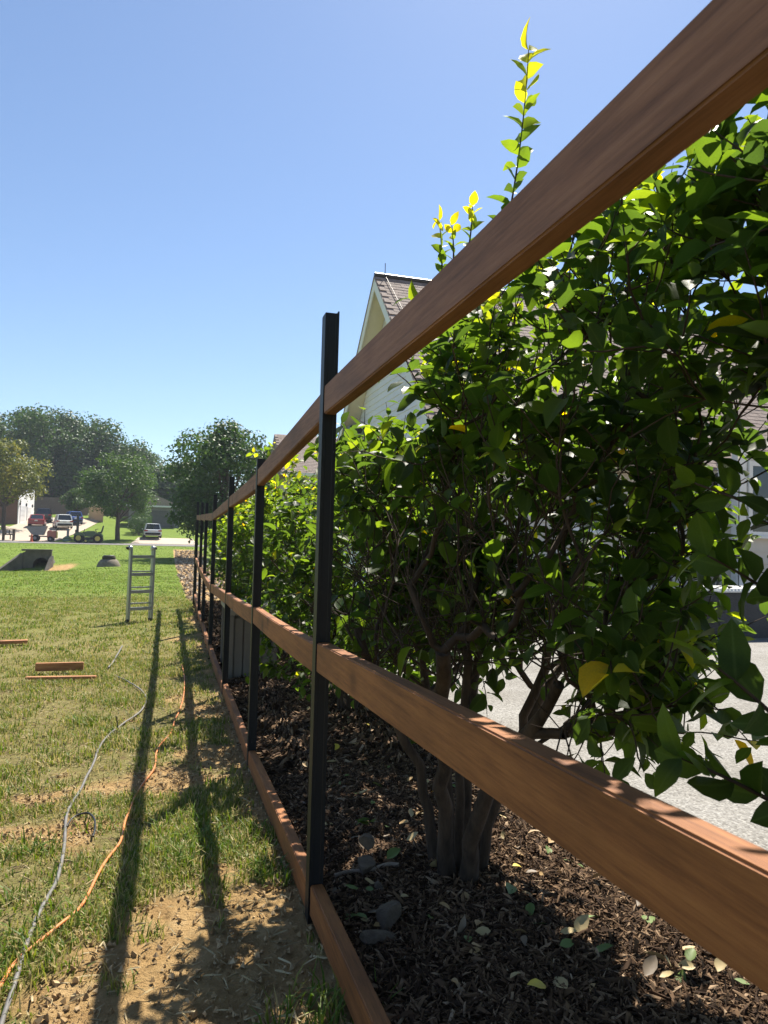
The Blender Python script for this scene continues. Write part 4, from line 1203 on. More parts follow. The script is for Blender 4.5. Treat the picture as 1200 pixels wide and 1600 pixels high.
wb = thing('wicker_chest', 'dark woven wicker chest with white ribbed top standing on the patio', 'chest', (wa.x + Wd_ / 2, wa.y + .35, wa.z))
hh = wt_ - wa.z
mb = MB(); mb.box((wa.x + Wd_ / 2, wa.y + .35, wa.z + hh * .5), (Wd_, .7, hh - .06)); mb.build('body', M_WICK, wb, world=True, bevel=.015)
for sx in (0, 1):
    for sy in (0, 1):
        mb = MB(); mb.box((wa.x + .04 + sx * (Wd_ - .08), wa.y + .04 + sy * .62, wa.z + .02), (.05, .05, .05)); mb.build('foot', M_DARK, wb, world=True)
M_RIB = mat('white_ribbed_lid', (.70, .70, .68), (.62, .62, .60), 8, .5)
mb = MB(); mb.box((wa.x + Wd_ / 2, wa.y + .35, wa.z + hh - .02), (Wd_ + .04, .74, .03)); ld = mb.build('lid', M_RIB, wb, world=True, bevel=.006)
for k in range(24):
    mb = MB(); mb.box((wa.x + .03 + k * .0627, wa.y + .35, wa.z + hh + .008), (.034, .70, .026)); mb.build('rib', M_RIB, ld, world=True)
M_CHAIR = mat('grey_metal', (.06, .065, .07), (.045, .048, .052), 10, .45)
def patio_chair(p, rz, label):
    root = thing('patio_chair', label, 'chair', p, rz, 'metal patio chairs'); 
    for x in (-.25, .25):
        MB().bar((x, -.25, 0), (x, -.25, .62), .04, .04, up=(0, 1, 0)).build('leg', M_CHAIR, root, bevel=.004)
        MB().bar((x, .25, 0), (x, .30, .88), .04, .04, up=(0, 1, 0)).build('leg', M_CHAIR, root, bevel=.004)
        MB().bar((x, -.28, .63), (x, .27, .63), .05, .03).build('armrest', M_CHAIR, root, bevel=.004)
    MB().box((0, 0, .40), (.50, .5, .05)).build('seat', M_CHAIR, root, bevel=.01)
    MB().bar((-.25, .285, .86), (.25, .285, .86), .03, .05).build('top_rail', M_CHAIR, root, bevel=.004)
    for k in range(4):
        MB().bar((-.15 + k * .1, .27, .42), (-.15 + k * .1, .29, .85), .018, .018, up=(0, 1, 0)).build('slat', M_CHAIR, root)
    return root
pc = G(1082, 985); patio_chair((pc.x, pc.y, gz(pc.x, pc.y) + .045), math.radians(200), 'dark metal patio chair beside the wicker chest, half hidden by leaves')
pc = at_y(1050, 960, 11.0); patio_chair((pc.x - .4, 11.0, gz(8, 11) + .045), math.radians(150), 'dark metal patio chair farther back, left of the other chair behind the shrub')

# ------------------------------------------------------------------ trees beyond
def tleaf(name, a, b_, c, tr=(1.6, .28, .49)):
    return leafy(name, [(0, a), (.5, b_), (1, c)], tr, .25, .5)
M_T1 = tleaf('oak_leaf', (.034, .072, .018), (.055, .115, .024), (.09, .16, .032))
M_T2 = tleaf('shade_tree_leaf', (.038, .085, .016), (.065, .135, .022), (.11, .18, .03))
M_T3 = tleaf('yellow_green_leaf', (.07, .10, .018), (.15, .18, .028), (.30, .27, .04))
M_TRUNK = mat('tree_bark', (.10, .075, .055), (.05, .036, .027), 6, .95, .7, 20, stretch=(1, 1, .2))
def tree(name, label, base, H, z0, R, seed, n, ls, m, tr=.2, group=None, nclump=34, squash=1.0, Ry=None, droop=0.0, lean=(0, 0)):
    r = np.random.default_rng(seed); base = np.array(base, float)
    root = thing(name, label, 'tree', base, 0, group)
    c = base + [lean[0], lean[1], (z0 + H) / 2]; rad = np.array([R, Ry or R, (H - z0) / 2])
    cl = []; 
    for k in range(nclump):
        d = norm(r.normal(size=3)); f = r.uniform(.35, 1) ** .5
        p = c + np.sign(d) * np.abs(d) ** .9 * rad * f * .84
        cl.append((p, R * r.uniform(.20, .40)))
    mb = MB(); top = base + [lean[0] * .7, lean[1] * .7, z0 + (H - z0) * .75]
    pts = [base + (top - base) * t + r.normal(0, .03 * R * .3, 3) * (t > 0) for t in np.linspace(0, 1, 8)]
    pts[0] = pts[0] - [0, 0, .3]
    mb.tube([Vector(p) for p in pts], list(tr * np.linspace(1.15, .25, 8)), 9); mb.build('trunk', M_TRUNK, root, world=True)
    lb = MB()
    for p, q in cl[:18]:
        t = np.clip(((p[2] - base[2]) / H) * .62, .16, .7); s = base + (top - base) * t / .999
        md = (s + p) / 2 + [0, 0, -.06 * np.linalg.norm(p - s)]
        lb.tube([Vector(s), Vector(md), Vector(p)], [tr * .36, tr * .22, tr * .07], 6)
    lb.build('limbs', M_TRUNK, root, world=True, kind='stuff')
    O = []; Nn = []; Sz = []; Ti = []
    per = n // nclump
    for p, q in cl:
        d = norm(r.normal(size=(per, 3))); f = r.uniform(.15, 1, per) ** .5
        o = p + d * q * f[:, None] * [1.1, 1.1, .78]; o += norm(r.normal(size=(per, 3))) * q * .12
        if droop: o[:, 2] -= droop * np.maximum(0, np.linalg.norm((o[:, :2] - c[:2]) / rad[:2], axis=1) - .6) * 2
        O.append(o); Nn.append(norm(d * .7 + r.normal(0, .5, (per, 3)) + [0, 0, .4]))
        Sz.append(ls * r.uniform(.6, 1.35, per)); Ti.append(np.clip(r.normal(.45, .2) * .5 + r.normal(.25, .18, per), 0, 1))
    O, Nn, Sz, Ti = np.concatenate(O), np.concatenate(Nn), np.concatenate(Sz), np.concatenate(Ti)
    k = O[:, 2] > g(O[:, 0], O[:, 1]) + .15
    O, Nn, Sz, Ti = O[k], Nn[k], Sz[k], Ti[k]
    n = len(O); a = norm(np.cross(Nn, r.normal(size=(n, 3)))); b = np.cross(Nn, a)
    s = Sz[:, None]
    V = np.stack([O - a * s * .5, O + b * s * .32 + Nn * s * .12, O + a * s * .5 - Nn * s * .15, O - b * s * .32 + Nn * s * .12], 1).reshape(-1, 3) - base
    i = np.arange(n)[:, None] * 4
    T = np.concatenate([i + [0, 1, 3], i + [1, 2, 3]], 1).reshape(-1, 3)
    link('crown', np_mesh('crown', V, T, m, {'tint': np.repeat(Ti, 4)}), root, kind='stuff')
    return root
def tb(u, d):
    """Foot of a tree at pixel column u and depth d."""
    p = P(u, 835, d); return (p.x, p.y, gz(p.x, p.y))
def htop(u, v, d):
    return P(u, v, d).z
def up_tree(name, label, u, vtop, d, z0, R, seed, n, ls, m, **k):
    b = tb(u, d); return tree(name, label, b, htop(u, vtop, d) - b[2], z0, R, seed, n, ls, m, **k)
GB = 'tall trees of the wood behind the far houses'
for (u, vt, d, z0, R, sd, lab) in [(-45, 632, 118, .6, 8.5, 1, 'tall dark tree at the left end of the wood'), (22, 634, 124, .6, 8.0, 2, 'tall tree of the wood above the yellow green tree'), (76, 621, 118, .6, 8.2, 3, 'highest tree of the wood behind the far drive'),
                                   (128, 641, 122, .6, 8.0, 4, 'tall rounded tree of the wood behind the white car'), (172, 668, 126, .6, 7.5, 5, 'thinner tree of the wood above the trunked lawn tree'), (205, 694, 130, 2, 6.0, 6, 'lower tree at the right end of the wood'),
                                   (238, 722, 120, 1, 6.0, 7, 'low tree in the gap between the lawn tree and the big dark tree'), (268, 722, 112, 1, 6.0, 8, 'low far tree partly behind the big dark tree')]:
    up_tree('wood_tree', lab, u, vt, d, z0, R, sd, 11000, .52, M_T1, tr=.38, group=GB, nclump=46)
up_tree('wood_tree', 'low dark undergrowth tree behind the board fence at the left', 62, 752, 124, .1, 9, 31, 4500, .6, M_T1, tr=.2, group=GB)
up_tree('wood_tree', 'low dark undergrowth tree behind the board fence, behind the lawn tree', 150, 757, 128, .1, 9, 32, 4500, .6, M_T1, tr=.2, group=GB)
up_tree('lawn_tree', 'round headed tree with bare forked trunk on the far lawn', 184, 706, 78, 2.4, 4.3, 15, 9000, .30, M_T2, tr=.24, nclump=44, droop=.5)
up_tree('lawn_tree', 'pale leafy small tree behind the lawn tree, left of its trunk', 118, 762, 97, 1.5, 2.4, 16, 3000, .34, M_T2, tr=.14, nclump=20)
up_tree('maple_tree', 'yellow green tree in front of the brick house on the left', 5, 680, 82, 3.0, 4.5, 17, 9000, .32, M_T3, tr=.22, nclump=44)
up_tree('big_tree', 'big dark tree with branches hanging low beyond the end of the fence', 350, 652, 50, .9, 4.35, 18, 20000, .26, M_T1, tr=.32, nclump=80, droop=.55)
up_tree('big_tree', 'dark tree close behind the right side of the big dark tree', 425, 672, 60, 1.5, 3.4, 19, 7000, .30, M_T1, tr=.25, nclump=36)
up_tree('far_tree', 'small tree showing between the first post and the low far roof', 470, 655, 66, 1.5, 3.2, 21, 6000, .32, M_T1, tr=.2, nclump=30)
def bush(label, u, v, d, w_, h, seed, m, n=2500, ls=.16):
    b = tb(u, d); r = np.random.default_rng(seed)
    root = thing('bush', label, 'bush', b)
    mb = MB()
    for k in range(6):
        a = k * 1.05; mb.tube([Vector((b[0], b[1], b[2] - .1)), Vector((b[0] + .35 * w_ * math.cos(a), b[1] + .35 * w_ * math.sin(a), b[2] + h * .7))], [.04, .01], 5)
    mb.build('stems', M_TRUNK, root, world=True, kind='stuff')
    d_ = norm(r.normal(size=(n, 3))); f = r.uniform(.3, 1, n) ** .35; lump = 1 + .15 * np.sin(5 * d_[:, 0] + seed) * np.cos(6 * d_[:, 2])
    O = np.array([0, 0, h * .52]) + d_ * np.array([w_ / 2, w_ / 2, h * .52]) * (f * lump)[:, None]
    k = O[:, 2] > .02; O, d_ = O[k], d_[k]; n = len(O)
    Nn = norm(d_ + r.normal(0, .5, (n, 3))); a = norm(np.cross(Nn, r.normal(size=(n, 3)))); bb = np.cross(Nn, a); s = ls * r.uniform(.6, 1.3, n)[:, None]
    V = np.stack([O - a * s * .5, O + bb * s * .3, O + a * s * .5 - Nn * s * .15, O - bb * s * .3], 1).reshape(-1, 3); i = np.arange(n)[:, None] * 4
    link('foliage', np_mesh('foliage', V, np.concatenate([i + [0, 1, 3], i + [1, 2, 3]], 1).reshape(-1, 3), m, {'tint': np.repeat(np.clip(r.normal(.4, .2, n), 0, 1), 4)}), root, kind='stuff')
bush('clipped dark round bush beside the white garage wall', 20, 822, 96, 1.9, 2.0, 3, M_T1)
bush('rounded dark bush left of the silver car', 217, 836, 85, 2.9, 2.2, 4, M_T1)
bush('pale leafy bush behind the rounded dark bush', 221, 825, 88, 2.6, 3.0, 5, M_T2)
# ------------------------------------------------------------------ far houses and fences
M_WHITE = mat('white_paint', (.78, .78, .77), (.72, .72, .71), 2, .6)
M_WALLB = mat('brown_brick_wall', (.24, .125, .085), (.17, .085, .06), 30, .9, .4, 60)
M_GDOOR = mat('garage_door_paint', (.70, .70, .70), (.65, .65, .65), 3, .5)
xw = -19.0; ya, yb2 = 99.7, 110.0; gz0 = gz(xw, 100) - .1
fh = thing('brick_house', 'brown brick house with white sunlit garage side at the far left', 'house', (xw - 5, 104, gz0))
MB().box((xw - 5.55, (ya + yb2) / 2 + .3, gz0 + 3), (11, yb2 - ya - .1, 6.2)).build('wall', M_WALLB, fh, world=True)
MB().box((xw - .02, (ya + yb2) / 2 + .25, gz0 + 3.05), (.10, yb2 - ya + .1, 6.3)).build('garage_wall', M_WHITE, fh, world=True)
MB().prism([(xw - 11.6, gz0 + 6.1), (xw + .6, gz0 + 6.1), (xw - 5.5, gz0 + 9.4)], ya - .4, yb2 + .6, 'y').build('roof', M_SHING, fh, world=True)
for k in range(2):
    y = ya + 2.6 + k * 4.4
    d_ = MB().box((xw + .05, y, gz0 + 1.2), (.05, 3.0, 2.5)).build('garage_door', M_GDOOR, fh, world=True)
    for q in range(4):
        MB().box((xw + .085, y, gz0 + .34 + q * .6), (.025, 2.9, .54)).build('panel', M_GDOOR, d_, world=True)
    MB().box((xw + .07, y, gz0 + 2.52), (.05, 3.3, .16)).build('door_trim', M_WHITE, d_, world=True)
for y in (ya + .6, ya + 4.7, ya + 8.9):
    l_ = MB().box((xw + .13, y, gz0 + 2.7), (.16, .16, .34)).build('wall_lamp', M_DARK, fh, world=True)
    MB().cyl((xw + .13, y, gz0 + 2.87), (xw + .13, y, gz0 + 3.0), .11, .02, 8).build('lamp_cap', M_DARK, l_, world=True)
for x in (xw - 2.9, xw - 6.5):
    f_ = MB().box((x, ya + .3, gz0 + 1.7), (1.3, .12, 1.9)).build('window', M_WHITE, fh, world=True)
    for zz in (1.27, 2.13):
        MB().box((x, ya + .235, gz0 + zz), (1.1, .03, .78)).build('pane', M_GLASS, f_, world=True)
    MB().box((x, ya + .22, gz0 + .72), (1.5, .2, .09)).build('sill', M_WHITE, f_, world=True)
ac = tb(3, 96)
acr = thing('air_conditioner', 'grey green air conditioner unit standing before the brick house', 'air conditioner', (ac[0], ac[1], ac[2]))
MB().box((0, 0, .6), (1.3, 1.0, 1.15)).build('casing', mat('ac_green', (.10, .13, .11), None, 6, .6), acr, bevel=.03)
MB().box((0, 0, 1.21), (1.36, 1.06, .09)).build('top_panel', M_GDOOR, acr, bevel=.02)
for k in range(6):
    MB().box((0, -.51, .2 + k * .16), (1.2, .03, .09)).build('louvre', mat('ac_louvre', (.08, .10, .09)) if k == 0 else bpy.data.materials['ac_louvre'], acr)

M_FENB = mat('brown_fence', (.26, .19, .13), (.17, .12, .085), 6, .9, .3, 30)
M_FENL = mat('sunlit_fence', (.50, .36, .22), (.42, .30, .18), 6, .9, .3, 30)  # paler copy of the fence brown: sunlight on the angled stretch painted in
def board_fence(pts, h, m, label, lift=0.0):
    c = pts[0]; root = thing('board_fence', label, 'fence', (c[0], c[1], gz(*c)))
    bd = MB(); ok = False
    for a, b in zip(pts[:-1], pts[1:]):
        d = Vector((b[0] - a[0], b[1] - a[1], 0)); L = d.length; d.normalize(); n = int(L / .15)
        rz = math.atan2(d.y, d.x)
        for k in range(n):
            x, y = a[0] + d.x * (k + .5) * L / n, a[1] + d.y * (k + .5) * L / n; zz = gz(x, y)
            bd.box((x, y, zz + h / 2 + random.uniform(-.015, .015)), (L / n - .012, .02, h), rz=rz)
        for k in range(int(L / 2.4) + 1):
            x, y = a[0] + d.x * k * 2.4 - d.y * .06, a[1] + d.y * k * 2.4 + d.x * .06
            MB().box((x, y, gz(x, y) + h / 2), (.1, .1, h + .08), rz=rz).build('post', m, root, world=True)
    bd.build('boards', m, root, world=True, kind='stuff')
p1_, p2_ = tb(50, 112), tb(136, 108)
board_fence([(p1_[0], p1_[1] + 1), (p2_[0], p2_[1])], 2.6, M_FENB, 'tall brown board fence in shade behind the parked cars')
p3, p4 = tb(137, 104), tb(160, 99)
board_fence([(p3[0], p3[1]), (p4[0] + .0, p4[1])], 2.1, M_FENL, 'short sunlit tan stretch of board fence left of the lawn tree trunk')
p5, p6 = tb(161, 109), tb(222, 121)
board_fence([(p5[0], p5[1]), (p6[0], p6[1])], 1.9, M_FENB, 'brown board fence climbing the slope right of the lawn tree')
ga = tb(240, 96)
gg = thing('far_garage', 'low dim garage with pale eave behind the silver car', 'garage', ga)
MB().box((0, 3.2, 1.4), (6.6, 6, 3.0)).build('wall', mat('grey_render', (.22, .21, .20), None, 3, .8), gg)
MB().prism([(-3.7, 2.9), (3.7, 2.9), (0, 4.4)], -.2, 6.6, 'y').build('roof', M_SHING, gg)
MB().box((0, -.24, 2.86), (7.4, .08, .22)).build('eave_board', M_TRIM, gg)
dr = MB().box((.3, .16, 1.15), (4.6, .08, 2.3)).build('garage_door', mat('dark_door', (.12, .115, .11), None, 3, .6), gg)
for q in range(4):
    MB().box((.3, .11, .3 + q * .57), (4.4, .03, .5)).build('panel', bpy.data.materials['dark_door'], dr)

# ------------------------------------------------------------------ vehicles
M_TYRE = mat('tyre_rubber', (.02, .02, .02), None, 20, .9)
M_RIM = mat('alloy_rim', (.45, .46, .47), None, 10, .35, metal=.8)
M_TAIL = mat('tail_lamp', (.35, .015, .015), None, 10, .25)
M_PLATE = mat('number_plate', (.65, .65, .62), None, 10, .5)
M_CARG = mat('car_glass', (.015, .02, .025), None, 2, .05, spec=.9)
def paint(name, c):
    m, n, l, b = new_mat(name); b.inputs['Base Color'].default_value = (*c, 1); b.inputs['Roughness'].default_value = .32
    b.inputs['Coat Weight'].default_value = .4; b.inputs['Coat Roughness'].default_value = .06
    return m
def loft(rings, closed_ends=True):
    mb = MB(); n = len(rings[0]); vs = [p for r_ in rings for p in r_]
    fs = [(i * n + j, i * n + (j + 1) % n, (i + 1) * n + (j + 1) % n, (i + 1) * n + j) for i in range(len(rings) - 1) for j in range(n)]
    mb.add(vs, fs, False); mb.f += [tuple(range(n))[::-1], tuple(range(len(vs) - n, len(vs)))]; mb.m += [0, 0]; mb.sm += [False, False]
    return mb
def car(label, loc, rz, L, W, H, suv, m, hatch_open=False, cat='car'):
    root = thing('parked_car', label, cat, loc, rz, 'cars parked beyond the road')
    belt = H * (.60 if suv else .62); hl = L / 2; w2 = W / 2
    st_ = [(-hl, .86, .42, belt - .10), (-hl + .10, .96, .30, belt - .02), (-hl + .6, 1.0, .24, belt), (0, 1.0, .22, belt), (hl - 1.3, 1.0, .22, belt - .02), (hl - .5, .97, .24, belt - .16), (hl - .08, .90, .30, belt - .26), (hl, .8, .40, belt - .34)]
    rings = []
    for y, k, zl, zt in st_:
        w_ = w2 * k
        rings.append([(-w_ * .9, y, zl), (-w_, y, zl + .15), (-w_, y, (zl + zt) / 2), (-w_ * .96, y, zt - .08), (-w_ * .84, y, zt), (w_ * .84, y, zt), (w_ * .96, y, zt - .08), (w_, y, (zl + zt) / 2), (w_, y, zl + .15), (w_ * .9, y, zl)])
    loft(rings).build('body', m, root, bevel=.04)
    yr0, yr1, yf1, yf0 = ((-hl + .12, -hl + .52, .35, 1.15) if suv else (-hl + .75, -hl + 1.45, .25, 1.05))
    def cab(z, ya_, yb_, k): w_ = w2 * k; return [(-w_, ya_, z), (w_, ya_, z), (w_, yb_, z), (-w_, yb_, z)]
    loft([cab(belt - .03, yr0, yf0, .86), cab(H - .05, yr1, yf1, .70)]).build('window_glass', M_CARG, root, bevel=.02)
    loft([cab(H - .06, yr1 - .03, yf1 + .05, .725), cab(H, yr1 + .10, yf1 - .10, .66)]).build('roof', m, root, bevel=.03)
    for s in (-1, 1):
        for (ya_, yb_) in ((yr0, yr1), (yf0, yf1), ((yr0 + yf0) / 2, (yr1 + yf1) / 2)):
            MB().bar((s * w2 * .865, ya_, belt - .04), (s * w2 * .715, yb_, H - .04), .06, .10, up=(s, 0, 0)).build('pillar', m, root)
        t_ = MB().box((s * w2 * .78, -hl + .03, belt - .16), (w2 * .42, .12, .16)).build('tail_lamp', M_TAIL, root, bevel=.03)
        MB().box((s * (w2 + .09), yf0 - .25, belt + .03), (.16, .10, .13)).build('mirror', m, root, bevel=.03)
        for y in (-hl + .88, hl - .92):
            wh = MB().cyl((s * (w2 - .2), y, .34), (s * (w2 + .015), y, .34), .34, n=20).build('tyre', M_TYRE, root, bevel=.03)
            MB().cyl((s * (w2 - .02), y, .34), (s * (w2 + .03), y, .34), .22, .19, n=14).build('rim', M_RIM, wh)
    MB().box((0, -hl - .01, .46), (W * .86, .14, .24)).build('bumper', M_TYRE if suv else m, root, bevel=.04)
    MB().box((0, -hl - .015, belt - .20 if not suv else belt - .24), (.34, .04, .16)).build('number_plate', M_PLATE, root)
    if hatch_open:
        MB().bar((0, yr1 - .05, H + .01), (0, yr1 - .85, H + .05), W * .8, .06).build('tailgate', m, root, bevel=.02)
    return root
def cat_(u, d, y=None):
    b = tb(u, d); return (b[0], b[1], b[2] + .05)
car('red sedan parked on the far drive in front of the garage', cat_(57.5, 88), math.radians(6), 4.6, 1.85, 1.48, False, paint('red_paint', (.24, .008, .014)))
car('black sport utility car parked ahead of the red sedan', cat_(68, 95), math.radians(6), 4.7, 1.95, 1.80, True, paint('black_paint', (.012, .012, .014)))
car('white sport utility car parked on the far drive', cat_(97, 87), math.radians(14), 4.5, 1.88, 1.70, True, paint('white_car_paint', (.75, .76, .74)))
car('blue car parked ahead of the white one', cat_(113, 94), math.radians(16), 4.5, 1.85, 1.66, True, paint('blue_paint', (.03, .10, .34)))
car('silver sport utility car parked on the second drive beside the round bush', cat_(237.5, 81.5), math.radians(4), 4.6, 1.9, 1.62, True, paint('silver_paint', (.50, .53, .56)))

# the power buggy, tractor and mower standing on the road
M_GREEN = paint('tractor_green', (.012, .075, .022)); M_YEL = paint('wheel_yellow', (.55, .42, .05))
M_REDP = paint('buggy_red', (.36, .06, .05)); M_TUB = mat('grey_tub', (.26, .26, .26), (.20, .20, .20), 5, .6)
def wheel(root, x, y, r, w_, m=None):
    t_ = MB().cyl((x - w_ / 2, y, r), (x + w_ / 2, y, r), r, n=22).build('tyre', M_TYRE, root, bevel=.02)
    MB().cyl((x - w_ / 2 - .015, y, r), (x + w_ / 2 + .015, y, r), r * .55, n=16).build('rim', m or M_YEL, t_)
E90 = math.radians(-90)
b = tb(64, 71.5)
bg_ = thing('power_buggy', 'motor buggy with grey dumping tub and red engine body on the road', 'buggy', (b[0], b[1], gz(b[0], b[1]) + .03), math.radians(0))
# built side-on: +x to the right of the picture
def tub():
    t0 = [(-1.35, -.55), (.55, -.55), (.55, .55), (-1.35, .55)]; t1 = [(-.75, -.42), (.25, -.42), (.25, .42), (-.75, .42)]
    mb = MB(); zt = [1.42, 1.55, 1.55, 1.42]
    vs = [(x, y, z) for (x, y), z in zip(t0, zt)] + [(x, y, .62) for x, y in t1] + [(x * .96, y * .9, z - .0) for (x, y), z in zip(t0, zt)] + [(x * .94, y * .88, .68) for x, y in t1]
    mb.add(vs, [(0, 1, 5, 4), (1, 2, 6, 5), (2, 3, 7, 6), (3, 0, 4, 7), (4, 5, 6, 7), (8, 12, 13, 9), (9, 13, 14, 10), (10, 14, 15, 11), (11, 15, 12, 8), (12, 15, 14, 13), (0, 8, 9, 1), (1, 9, 10, 2), (2, 10, 11, 3), (3, 11, 8, 0)])
    return mb
tub().build('tub', M_TUB, bg_)
MB().box((0, 0, .5), (2.1, .7, .12)).build('frame', M_DARK, bg_, bevel=.02)
MB().prism([(.62, .34), (1.5, .34), (1.5, 1.0), (1.25, 1.1), (1.05, 1.02), (.8, 1.14), (.62, 1.0)], -.45, .45, 'y').build('engine_cover', M_REDP, bg_, bevel=.04)
MB().bar((1.35, -.25, 1.0), (1.62, -.25, 1.42), .05, .05, up=(0, 1, 0)).bar((1.35, .25, 1.0), (1.62, .25, 1.42), .05, .05, up=(0, 1, 0)).bar((1.62, -.28, 1.42), (1.62, .28, 1.42), .05, .05).build('handlebar', M_DARK, bg_)
for x, r_ in ((-.45, .32), (.95, .26)):
    for y in (-.5, .5):
        t_ = MB().cyl((x, y - .12, r_), (x, y + .12, r_), r_, n=20).build('tyre', M_TYRE, bg_, bevel=.02)
        MB().cyl((x, y - .135, r_), (x, y + .135, r_), r_ * .5, n=12).build('rim', M_TUB, t_)
def swheel(root, x, y, r, w_, m=None):
    t_ = MB().cyl((x, y - w_ / 2, r), (x, y + w_ / 2, r), r, n=24).build('tyre', M_TYRE, root, bevel=.025)
    MB().cyl((x, y - w_ / 2 - .015, r), (x, y + w_ / 2 + .015, r), r * .55, n=16).build('rim', m or M_YEL, t_)
b = tb(123, 71.8)
tr_ = thing('garden_tractor', 'green tractor with roll bar and rear implement standing on the road', 'tractor', (b[0], b[1], gz(b[0], b[1]) + .03))
for y in (-.55, .55):
    swheel(tr_, .05, y, .46, .26); swheel(tr_, 1.25, y * .9, .30, .18)
    MB().prism([(-.45, .80), (-.2, 1.02), (.3, 1.05), (.62, .80), (.62, .72), (-.45, .72)], y - .17, y + .17, 'y').build('fender', M_GREEN, tr_, bevel=.03)
    MB().bar((-.12, y * .85, .7), (-.14, y * .85, 2.75), .12, .12, up=(0, 1, 0)).build('roll_bar', M_DARK, tr_)
MB().bar((-.14, -.5, 2.75), (-.14, .5, 2.75), .07, .07).build('roll_bar_top', M_DARK, tr_)
hd = MB().prism([(.35, .62), (1.62, .58), (1.66, 1.02), (1.5, 1.20), (.85, 1.18), (.35, 1.05)], -.32, .32, 'y').build('hood', M_GREEN, tr_, bevel=.05)
MB().box((1.655, 0, .82), (.05, .5, .36)).build('grille', M_DARK, hd)
MB().box((.5, 0, .45), (1.9, .42, .24)).build('chassis', M_DARK, tr_, bevel=.03)
MB().prism([(-.3, .72), (.18, .72), (.2, .84), (-.14, .88), (-.22, 1.3), (-.34, 1.3)], -.26, .26, 'y').build('seat', M_DARK, tr_, bevel=.03)
MB().tube([(.5 + .03 * math.cos(a), .17 * math.sin(a), 1.2 + .17 * math.cos(a)) for a in np.linspace(0, 6.283, 15)], .018, 6).bar((.38, 0, 1.0), (.5, 0, 1.2), .04, .04, up=(0, 1, 0)).build('steering_wheel', M_DARK, tr_)
im = MB().box((-1.0, 0, .40), (.75, 1.3, .12)).build('implement', M_GREEN, tr_, bevel=.02)
MB().prism([(-1.35, .10), (-.75, .10), (-.85, .55), (-1.15, .62), (-1.4, .38)], -.62, .62, 'y').build('implement_deck', mat('implement_teal', (.12, .22, .18), None, 8, .5), im, bevel=.02)
MB().box((-1.05, .3, .95), (.22, .1, .8)).build('hitch_mast', M_TUB, im, bevel=.01)
for y in (-.2, .2):
    MB().bar((-.9, y, .45), (-.2, y, .55), .06, .06).build('link_arm', M_DARK, im)
b = tb(153.5, 71.6)
mw = thing('riding_mower', 'green riding mower with tall black seat and yellow wheel beside the tractor', 'mower', (b[0], b[1], gz(b[0], b[1]) + .03))
for y in (-.45, .45):
    swheel(mw, 0, y, .45, .3); 
    swheel(mw, -.0 + 1.25 - 2.35, y * .8, .2, .14)
MB().box((-.5, 0, .42), (1.5, .5, .22)).build('chassis', M_DARK, mw, bevel=.03)
MB().prism([(-.42, .55), (-.36, .9), (-.05, 1.02), (.3, .98), (.46, .72), (.46, .55)], -.5, .5, 'y').build('fender', M_GREEN, mw, bevel=.04)
MB().prism([(-.05, 1.0), (.36, 1.0), (.52, 1.75), (.42, 1.78), (.26, 1.14), (-.05, 1.12)], -.25, .25, 'y').build('seat', M_DARK, mw, bevel=.04)
for y in (-.3, .3):
    MB().bar((-.1, y, .95), (-.28, y, 1.35), .035, .035, up=(0, 1, 0)).bar((-.28, y, 1.35), (-.02, y, 1.42), .035, .035).build('control_lever', M_DARK, mw)
MB().box((-.55, 0, .22), (.9, 1.1, .14)).build('cutting_deck', M_GREEN, mw, bevel=.04)
b = tb(13.5, 70.8)
rk = thing('road_barrier', 'small dark wooden frame standing at the near edge of the road', 'frame', (b[0], b[1], gz(b[0], b[1]) + .02))
M_DWOOD = mat('dark_wood', (.10, .075, .055), (.06, .045, .035), 8, .85)
for x in (-.46, .46):
    for y in (-.3, .3):
        MB().box((x, y, .56), (.12, .10, 1.12)).build('leg', M_DWOOD, rk)
MB().box((0, -.3, .62), (.8, .07, .12)).build('cross_rail', M_DWOOD, rk)
MB().box((0, .3, .62), (.8, .07, .12)).build('cross_rail', M_DWOOD, rk)
MB().box((0, 0, 1.16), (1.2, .8, .06)).build('top_board', M_DWOOD, rk)
for x in (-.2, .12):
    MB().box((x, -.3, .88), (.1, .06, .42)).build('slat', M_DWOOD, rk)
MB().box((.22, -.3, .34), (.09, .06, .44)).build('slat', M_DWOOD, rk)
b = tb(49.5, 69.5)
cn = thing('traffic_cone', 'orange marker cone at the grass edge before the buggy', 'cone', (b[0], b[1], gz(b[0], b[1])))
M_CONE = mat('cone_orange', (.62, .13, .05), None, 8, .6)
MB().lathe((0, 0, .03), [(.15, 0), (.12, .2), (.08, .5), (.05, .74), (.03, .76)], 16).build('cone_body', M_CONE, cn)
MB().box((0, 0, .02), (.42, .42, .05)).build('cone_foot', M_CONE, cn, bevel=.01)

# ------------------------------------------------------------------ drain structures in the lawn
M_CONCD = mat('weathered_concrete', (.14, .125, .105), (.075, .067, .056), 2.5, .95, .5, 30)
cp = P(57, 880, 39.5); cx, cy = cp.x, cp.y; zt = P(57, 861, 39.5).z; zbm = min(gz(cx, cy - .6), P(57, 900, 39.5).z) - .3
cv_ = thing('culvert', 'weathered concrete culvert headwall with round pipe mouth in the lawn swale', 'culvert', (cx, cy, zbm))
